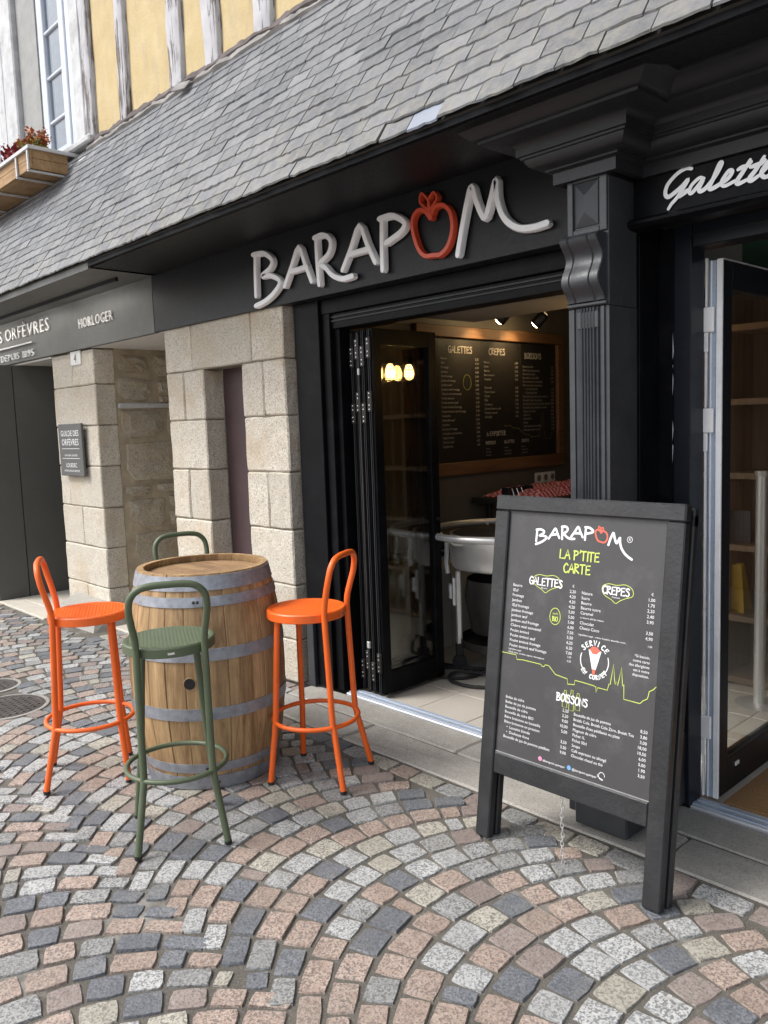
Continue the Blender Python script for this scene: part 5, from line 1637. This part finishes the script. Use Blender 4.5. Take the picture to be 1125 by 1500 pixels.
# ------------------------------------------------------------------ bar stools: local frame, back towards +x
def make_stool(paintname):
    st = bpy.data.objects.new('bar_stool', None); COL.objects.link(st)
    SR, SZ, SC = .168, .738, -.042
    # seat: woven-look pressed sheet in a deep rim
    n = 52
    vs, idx, fs = [], {}, []
    def inside(i, j): return math.hypot(i, j) < 22.6
    for i in range(-25, 26):
        for j in range(-25, 26):
            if inside(i, j):
                x, y = i * .0068, j * .0068
                p = math.sin(x * 2 * math.pi / .027) * math.sin(y * 2 * math.pi / .027)
                idx[(i, j)] = len(vs); vs.append((x + SC, y, SZ - .002 - .012 * max(0, abs(p) - .25) + .001))
    for (i, j) in idx:
        if all(q in idx for q in ((i + 1, j), (i, j + 1), (i + 1, j + 1))):
            fs.append((idx[(i, j)], idx[(i + 1, j)], idx[(i + 1, j + 1)], idx[(i, j + 1)]))
    MB().add(vs, fs).build('seat_mesh', paintname, st, True, True, ang=80)
    MB().lathe([(.146, SZ - .0025), (.157, SZ), (.164, SZ - .001), (SR, SZ - .006), (SR, SZ - .036), (SR - .004, SZ - .039), (SR - .012, SZ - .038), (SR - .013, SZ - .01)], 48, (SC, 0, 0)).build('seat_rim', paintname, st, True, True, ang=35)
    RT = .0128
    SP = .155
    for sx, sy in ((1, 1), (1, -1), (-1, 1), (-1, -1)):
        if sx > 0:
            pts = [(.166, sy * .157, .012), (.122, sy * .125, .235), (.114, sy * .121, .29), (.105, sy * .120, .50), (.097, sy * .119, .70), (.096, sy * .119, .735)]
        else:
            pts = [(-.166, sy * .157, .012), (-.148, sy * .132, .235), (-.145, sy * .126, .29), (-.138, sy * .112, .50), (-.130, sy * .098, .705)]
        lg = MB().tube(smooth_path(pts, 6), RT, 12).build('leg', paintname, st, True, True)
        b = MB().lathe([(.0001, 0), (.0128, 0), (.0138, .003), (.0138, .013)], 12, (pts[0][0], pts[0][1], 0)); c = b.build('foot_cap', 'rubber', lg, True, True)
    pts = [(.096, -.119, .735), (.101, -.121, .775), (.114, -.129, .83), (.127, -.134, .88), (.136, -.127, .925), (.141, -.100, .955), (.143, -.060, .966), (.144, 0, .968)]
    pts = pts + [(x, -y, z) for x, y, z in pts[::-1][1:]]
    MB().tube(smooth_path(pts, 6), RT, 12).build('back_loop', paintname, st, True, True)
    RR = .183
    MB().tube([(-.018 + RR * math.cos(2 * math.pi * k / 48), RR * math.sin(2 * math.pi * k / 48), .262) for k in range(48)], .0095, 10, closed=True).build('foot_ring', paintname, st, True, True)
    MB().box(SC + SR, SC + SR + .001, -.012, .012, SZ - .026, SZ - .018).build('maker_plate', 'screw', st, local=True)
    return st
so = make_stool('orange_paint'); sgn = make_stool('green_paint')
SP_ = [(so, -3.475, 1.412, math.atan2(-.16, -.08), 'orange metal bar stool at the left of the barrel, standing nearest the iron cover'),
       (None, -2.700, 2.108, math.atan2(.08, .16), 'orange metal bar stool right of the barrel, in front of the folding door'),
       (sgn, -2.705, 1.428, math.atan2(-.067, .135), 'olive green metal bar stool standing in front of the barrel'),
       (None, -3.655, 2.065, math.atan2(.45, -.83) + R(15), 'olive green metal bar stool behind the barrel, only its back loop showing')]
done = {}
for k, (o, x, y, rz, lab) in enumerate(SP_):
    if o is None:
        o = clone_tree(so if k == 1 else sgn)
    o.location = (x, y, .002); o.rotation_euler = (0, 0, rz)
    tag(o, lab, 'bar stool', 'bar stools around the barrel')

# ------------------------------------------------------------------ sandwich board, folded and leaning on the pilaster
LEAN = math.atan2(.165, 1.225)
sb = thing('sandwich_board', 'black wooden pavement sign with the BARAPOM price list, leaning on the pilaster', 'sandwich board', (-1.862, 2.165, .004), (-LEAN, 0, 0))
H1 = 1.236
for x0_, x1_, lab in ((-.014, .046, None), (.648, .708, None)):
    b = MB(); b.box(x0_, x1_, -.012, .022, 0, H1 - .056, 0, .004); b.build('stile', 'board_wood', sb, local=True)
MB().box(-.012, .709, -.015, .024, H1 - .054, H1, 0, .005).build('top_rail', 'board_wood', sb, local=True)
MB().box(.047, .647, -.009, .020, .242, .318, 0, .004).build('bottom_rail', 'board_wood', sb, local=True)
MB().box(.042, .652, .000, .010, .314, H1 - .050).build('panel', 'board_panel', sb, local=True)
b = MB(); b.box(.047, .647, -.003, .0005, .3185, .3215); b.build('panel_bead', 'reveal_grey', sb, local=True)
for x0_, x1_ in ((-.010, .046), (.650, .712)):
    MB().box(x0_, x1_, .034, .064, .0, H1 - .03, 0, .004).build('rear_stile', 'board_wood', sb, local=True)
MB().box(-.010, .712, .034, .066, H1 - .07, H1 - .012, 0, .004).build('rear_rail', 'board_wood', sb, local=True)
MB().box(.047, .649, .036, .062, .242, .30, 0, .004).box(.047, .649, .044, .052, .30, H1 - .06).build('rear_panel', 'board_wood', sb, local=True)
for xx in (.08, .60):
    b = MB(); b.box(xx, xx + .05, .0245, .0335, H1 - .045, H1 - .015, 0, .002); b.build('hinge', 'steel', sb, local=True)
# print
PY = -.0010
def cs(key, k):   # logo strokes: from the fascia lettering to the board, on a gentle arch
    ax0, ax1 = -3.924, -1.942
    out = []
    for st in LET[key]:
        q = []
        for x, z in st:
            u = (x - ax0) / (ax1 - ax0)
            q.append((.163 + u * .370, 1.072 + (z - 2.19) * .178 + .024 * math.sin(math.pi * min(1, max(0, u))) - .030 * max(0, u - .78) / .22))
        out.append(q)
    return out
W_, G_, RD = MB(), MB(), MB()
for key in ('B', 'A', 'R', 'A2', 'P', 'M'):
    for q, st in enumerate(cs(key, 0)):
        sharp = key in ('A', 'A2') and q == 0
        stroke(W_, st, .0078, PY - q * .0002, 0, per=5 if not sharp else 3, flat=True)
for q, st in enumerate(cs('APPLE', 0)):
    stroke(RD, st, .0058 if q == 0 else .004, PY - q * .0002, 0, closed=(st[0] == st[-1]), per=5, flat=True)
stroke(W_, [(.522 + .009 * math.cos(R(t)), 1.115 + .009 * math.sin(R(t))) for t in range(0, 360, 30)], .0016, PY, 0, closed=True, per=2, flat=True)
text(W_, 'R', .522, 1.1105, .013, PY, 'CENTER')
hand(G_, "LA P'TITE", .345 - hand_width("LA P'TITE", .031) / 2, 1.033, .030, .0050, PY)
hand(G_, 'CARTE', .338 - hand_width('CARTE', .031) / 2, .988, .030, .0050, PY)
hand(W_, 'GALETTES', .216 - hand_width('GALETTES', .026, .93) / 2, .932, .026, .0043, PY, track=.93)
hand(W_, 'CREPES', .486 - hand_width('CREPES', .025, .93) / 2, .935, .025, .0043, PY, track=.93)
text(W_, 'Blé noir', .21, .921, .0085, PY, 'CENTER'); text(W_, 'Froment', .487, .924, .0085, PY, 'CENTER')
for cx_, cz_ in ((.216, .944), (.487, .944)):
    sh_ = [(-.052, .012), (-.03, .024), (0, .022), (.03, .027), (.055, .016), (.058, -.006), (.034, -.016), (.014, -.026), (.0, -.036), (-.016, -.026), (-.045, -.012), (-.052, .012)]
    stroke(G_, [(cx_ + a, cz_ + c) for a, c in sh_], .0022, PY + .0004, 0, closed=True, per=3, flat=True)
TS = .0142
for i, s in enumerate(GAL_L):
    z = .916 - i * (.224 / 12.6)
    text(W_, s, .078, z, TS, PY, squeeze=1.0)
for i, s in enumerate(GAL_P):
    z = .921 - i * .01715
    text(W_, s, .338, z, TS, PY, 'RIGHT')
text(W_, '€', .331, .940, .012, PY, 'RIGHT')
text(W_, 'Ingrédient suppl.', .076, .6905, .0085, PY); text(W_, 'Salade verte, tomates, oignons, champignons', .076, .680, .0085, PY)
text(W_, '1,00', .336, .704, .009, PY, 'RIGHT'); text(W_, '0,50', .336, .690, .009, PY, 'RIGHT')
for i, s in enumerate(CRE_L):
    z = .922 - i * .0165
    if s: text(W_, s, .360, z, TS, PY)
    else: text(W_, 'au beurre salé fait maison', .360, z + .003, .0085, PY)
for i, s in enumerate(CRE_P):
    z = .930 - i * .0172
    if s: text(W_, s, .622, z, TS, PY, 'RIGHT')
text(W_, '€', .616, .948, .012, PY, 'RIGHT')
text(W_, 'Ingrédient suppl. : crème fouettée, amandes, coco...', .358, .786, .0085, PY); text(W_, '1,00', .622, .788, .009, PY, 'RIGHT')
stroke(G_, [(.262 + .021 * math.cos(R(t)), .832 + (.030 if math.sin(R(t)) > 0 else .026) * math.sin(R(t))) for t in range(0, 360, 30)], .0024, PY, 0, closed=True, per=2, flat=True)
text(G_, 'œufs', .262, .840, .0115, PY, 'CENTER'); hand(G_, 'BIO', .262 - hand_width('BIO', .014, .9) / 2, .818, .0145, .0028, PY, track=.9)
# service en cornet
cxs, czs, rs = .424, .712, .052
for t0, t1 in ((160, 235), (-50, 20)):
    stroke(W_, [(cxs + rs * math.cos(R(t0 + (t1 - t0) * k / 8)), czs + rs * math.sin(R(t0 + (t1 - t0) * k / 8))) for k in range(9)], .0034, PY, 0, per=2, flat=True)
def arc_word(word, a0, a1, rad, hgt, flip=False):
    for k, chh in enumerate(word):
        if chh == ' ': continue
        a = R(a0 + (a1 - a0) * k / (len(word) - 1))
        bb = MB(); hand(bb, chh, -hgt * .36, 0, hgt, .0036, PY)
        rot = a - math.pi / 2 if not flip else a + math.pi / 2
        c_, s_ = math.cos(rot), math.sin(rot)
        ox, oz = cxs + rad * math.cos(a), czs + rad * math.sin(a)
        bb.v = [(ox + p[0] * c_ - p[2] * s_, p[1], oz + p[0] * s_ + p[2] * c_) for p in bb.v]
        W_.add(bb.v, bb.f)
arc_word('SERVICE', 138, 42, .049, .0165)
arc_word('EN CORNET', 222, 322, .060, .0135, True)
W_.add([(cxs - .024, PY, czs + .034), (cxs + .024, PY, czs + .034), (cxs + .007, PY, czs - .028), (cxs - .007, PY, czs - .028)], [(0, 1, 2, 3)])
RD2 = MB()
RD2.add([(cxs - .007, PY - .0005, czs - .028), (cxs + .007, PY - .0005, czs - .028), (cxs + .004, PY - .0005, czs - .046), (cxs - .004, PY - .0005, czs - .046)], [(0, 1, 2, 3)])
RD3 = MB()
RD3.add([(cxs - .02, PY - .0005, czs + .035), (cxs - .01, PY - .0005, czs + .046), (cxs + .008, PY - .0005, czs + .045), (cxs + .02, PY - .0005, czs + .035), (cxs + .006, PY - .0005, czs + .022), (cxs - .008, PY - .0005, czs + .022)], [(0, 1, 2, 3, 4, 5)])
for i, s in enumerate(('*Si besoin,', 'notre carte', 'des allergènes', 'est à votre', 'disposition.')):
    text(W_, s, .618, .752 - i * .0148, .0125, PY, 'RIGHT')
SKY = [[0.046, 0.675], [0.11, 0.676], [0.115, 0.66], [0.143, 0.663], [0.217, 0.662], [0.222, .657], [.230, .656], [.236, .664], [0.251, 0.663], [0.279, 0.639], [0.326, 0.634], [0.329, 0.617], [0.355, 0.62], [0.356, 0.635], [.39, .634], [0.426, 0.632], [.436, .630], [0.438, 0.612], [0.443, 0.629], [0.478, 0.628], [0.483, 0.650], [.487, .648], [.489, .666], [0.495, 0.715], [.501, .668], [0.505, 0.652], [0.509, 0.662], [0.513, 0.650], [.517, .668], [0.523, 0.711], [.529, .666], [.531, .652], [0.535, 0.658], [0.538, 0.612], [0.594, 0.611], [.604, .622], [0.617, 0.630], [.62, .640], [0.622, 0.654], [.634, .662], [0.646, 0.675]]
stroke(G_, SKY, .0026, PY, 0, per=1, flat=True)
hand(W_, 'BOISSONS', .348 - hand_width('BOISSONS', .024, .93) / 2, .556, .025, .0043, PY, track=.93)
for cx_ in (.322, .348, .372):
    hh = .034 if cx_ == .348 else .028
    stroke(G_, [(cx_ - .009, .566 - hh), (cx_ - .009, .578), (cx_ - .004, .588), (cx_ - .004, .566 + hh), (cx_ + .004, .566 + hh), (cx_ + .004, .588), (cx_ + .009, .578), (cx_ + .009, .566 - hh), (cx_ - .009, .566 - hh)], .0018, PY + .0004, 0, closed=True, per=1, flat=True)
for i, (s, p_) in enumerate(zip(BL, BP)):
    z = .517 - i * .0176
    text(W_, s, .077, z, TS * .97, PY)
    if p_: text(W_, p_, .340, z + .005, TS, PY, 'RIGHT')
for i, (s, p_) in enumerate(zip(BR, BRP)):
    z = .519 - i * .0172
    text(W_, s, .360, z, TS * .97, PY, squeeze=.93)
    text(W_, p_, .626, z + .003, TS, PY, 'RIGHT')
text(W_, '#barapom.quimper', .250, .336, .0115, PY); text(W_, '@barapom.quimper', .366, .338, .0115, PY)
stroke(W_, [(.478 + .011 * math.cos(R(t)), .350 + .012 * math.sin(R(t))) for t in range(0, 330, 30)] + [(.466, .345), (.462, .352)], .0018, PY, 0, per=3, flat=True)
PK = MB(); PK.add([(.239 + .008 * math.cos(R(t)), PY, .342 + .008 * math.sin(R(t))) for t in range(0, 360, 36)], [tuple(range(10))])
BLU = MB(); BLU.add([(.355 + .008 * math.cos(R(t)), PY, .343 + .008 * math.sin(R(t))) for t in range(0, 360, 36)], [tuple(range(10))])
for bb, nm, mt in ((W_, 'lettering', 'print_white'), (G_, 'green_print', 'print_green'), (RD, 'apple_print', 'print_red'), (RD2, 'cone_tip_print', 'print_red'), (RD3, 'filling_print', 'print_red'), (PK, 'icon', 'print_pink'), (BLU, 'icon', 'print_blue')):
    bb.build(nm, mt, sb, local=True, fixn=False)
# chain hanging from the bottom rail down to the cobbles
ch = bpy.data.objects.new('chain', None); COL.objects.link(ch); ch.parent = sb
def link_mesh():
    b = MB(); pts = []
    for t in range(0, 360, 45): pts.append((.0055 * math.cos(R(t)), 0, .0105 * math.sin(R(t))))
    b.tube(pts, .0018, 5, closed=True)
    return b
first = None
inv = Matrix.Rotation(LEAN, 4, 'X')      # plumb, although the board leans
top = Vector((.330, .006, .244))
nl = 15
for k in range(nl):
    pos = top + (inv.to_3x3() @ Vector((0.002 * math.sin(k), 0, -.0165 * k - .008)))
    if first is None:
        first = link_mesh().build('chain_link', 'steel', ch, True, True); o = first
    else:
        o = clone(first, ch)
    o.location = pos
    o.rotation_euler = (inv @ Matrix.Rotation(R(90) * (k % 2) + .4, 4, 'Z')).to_euler()
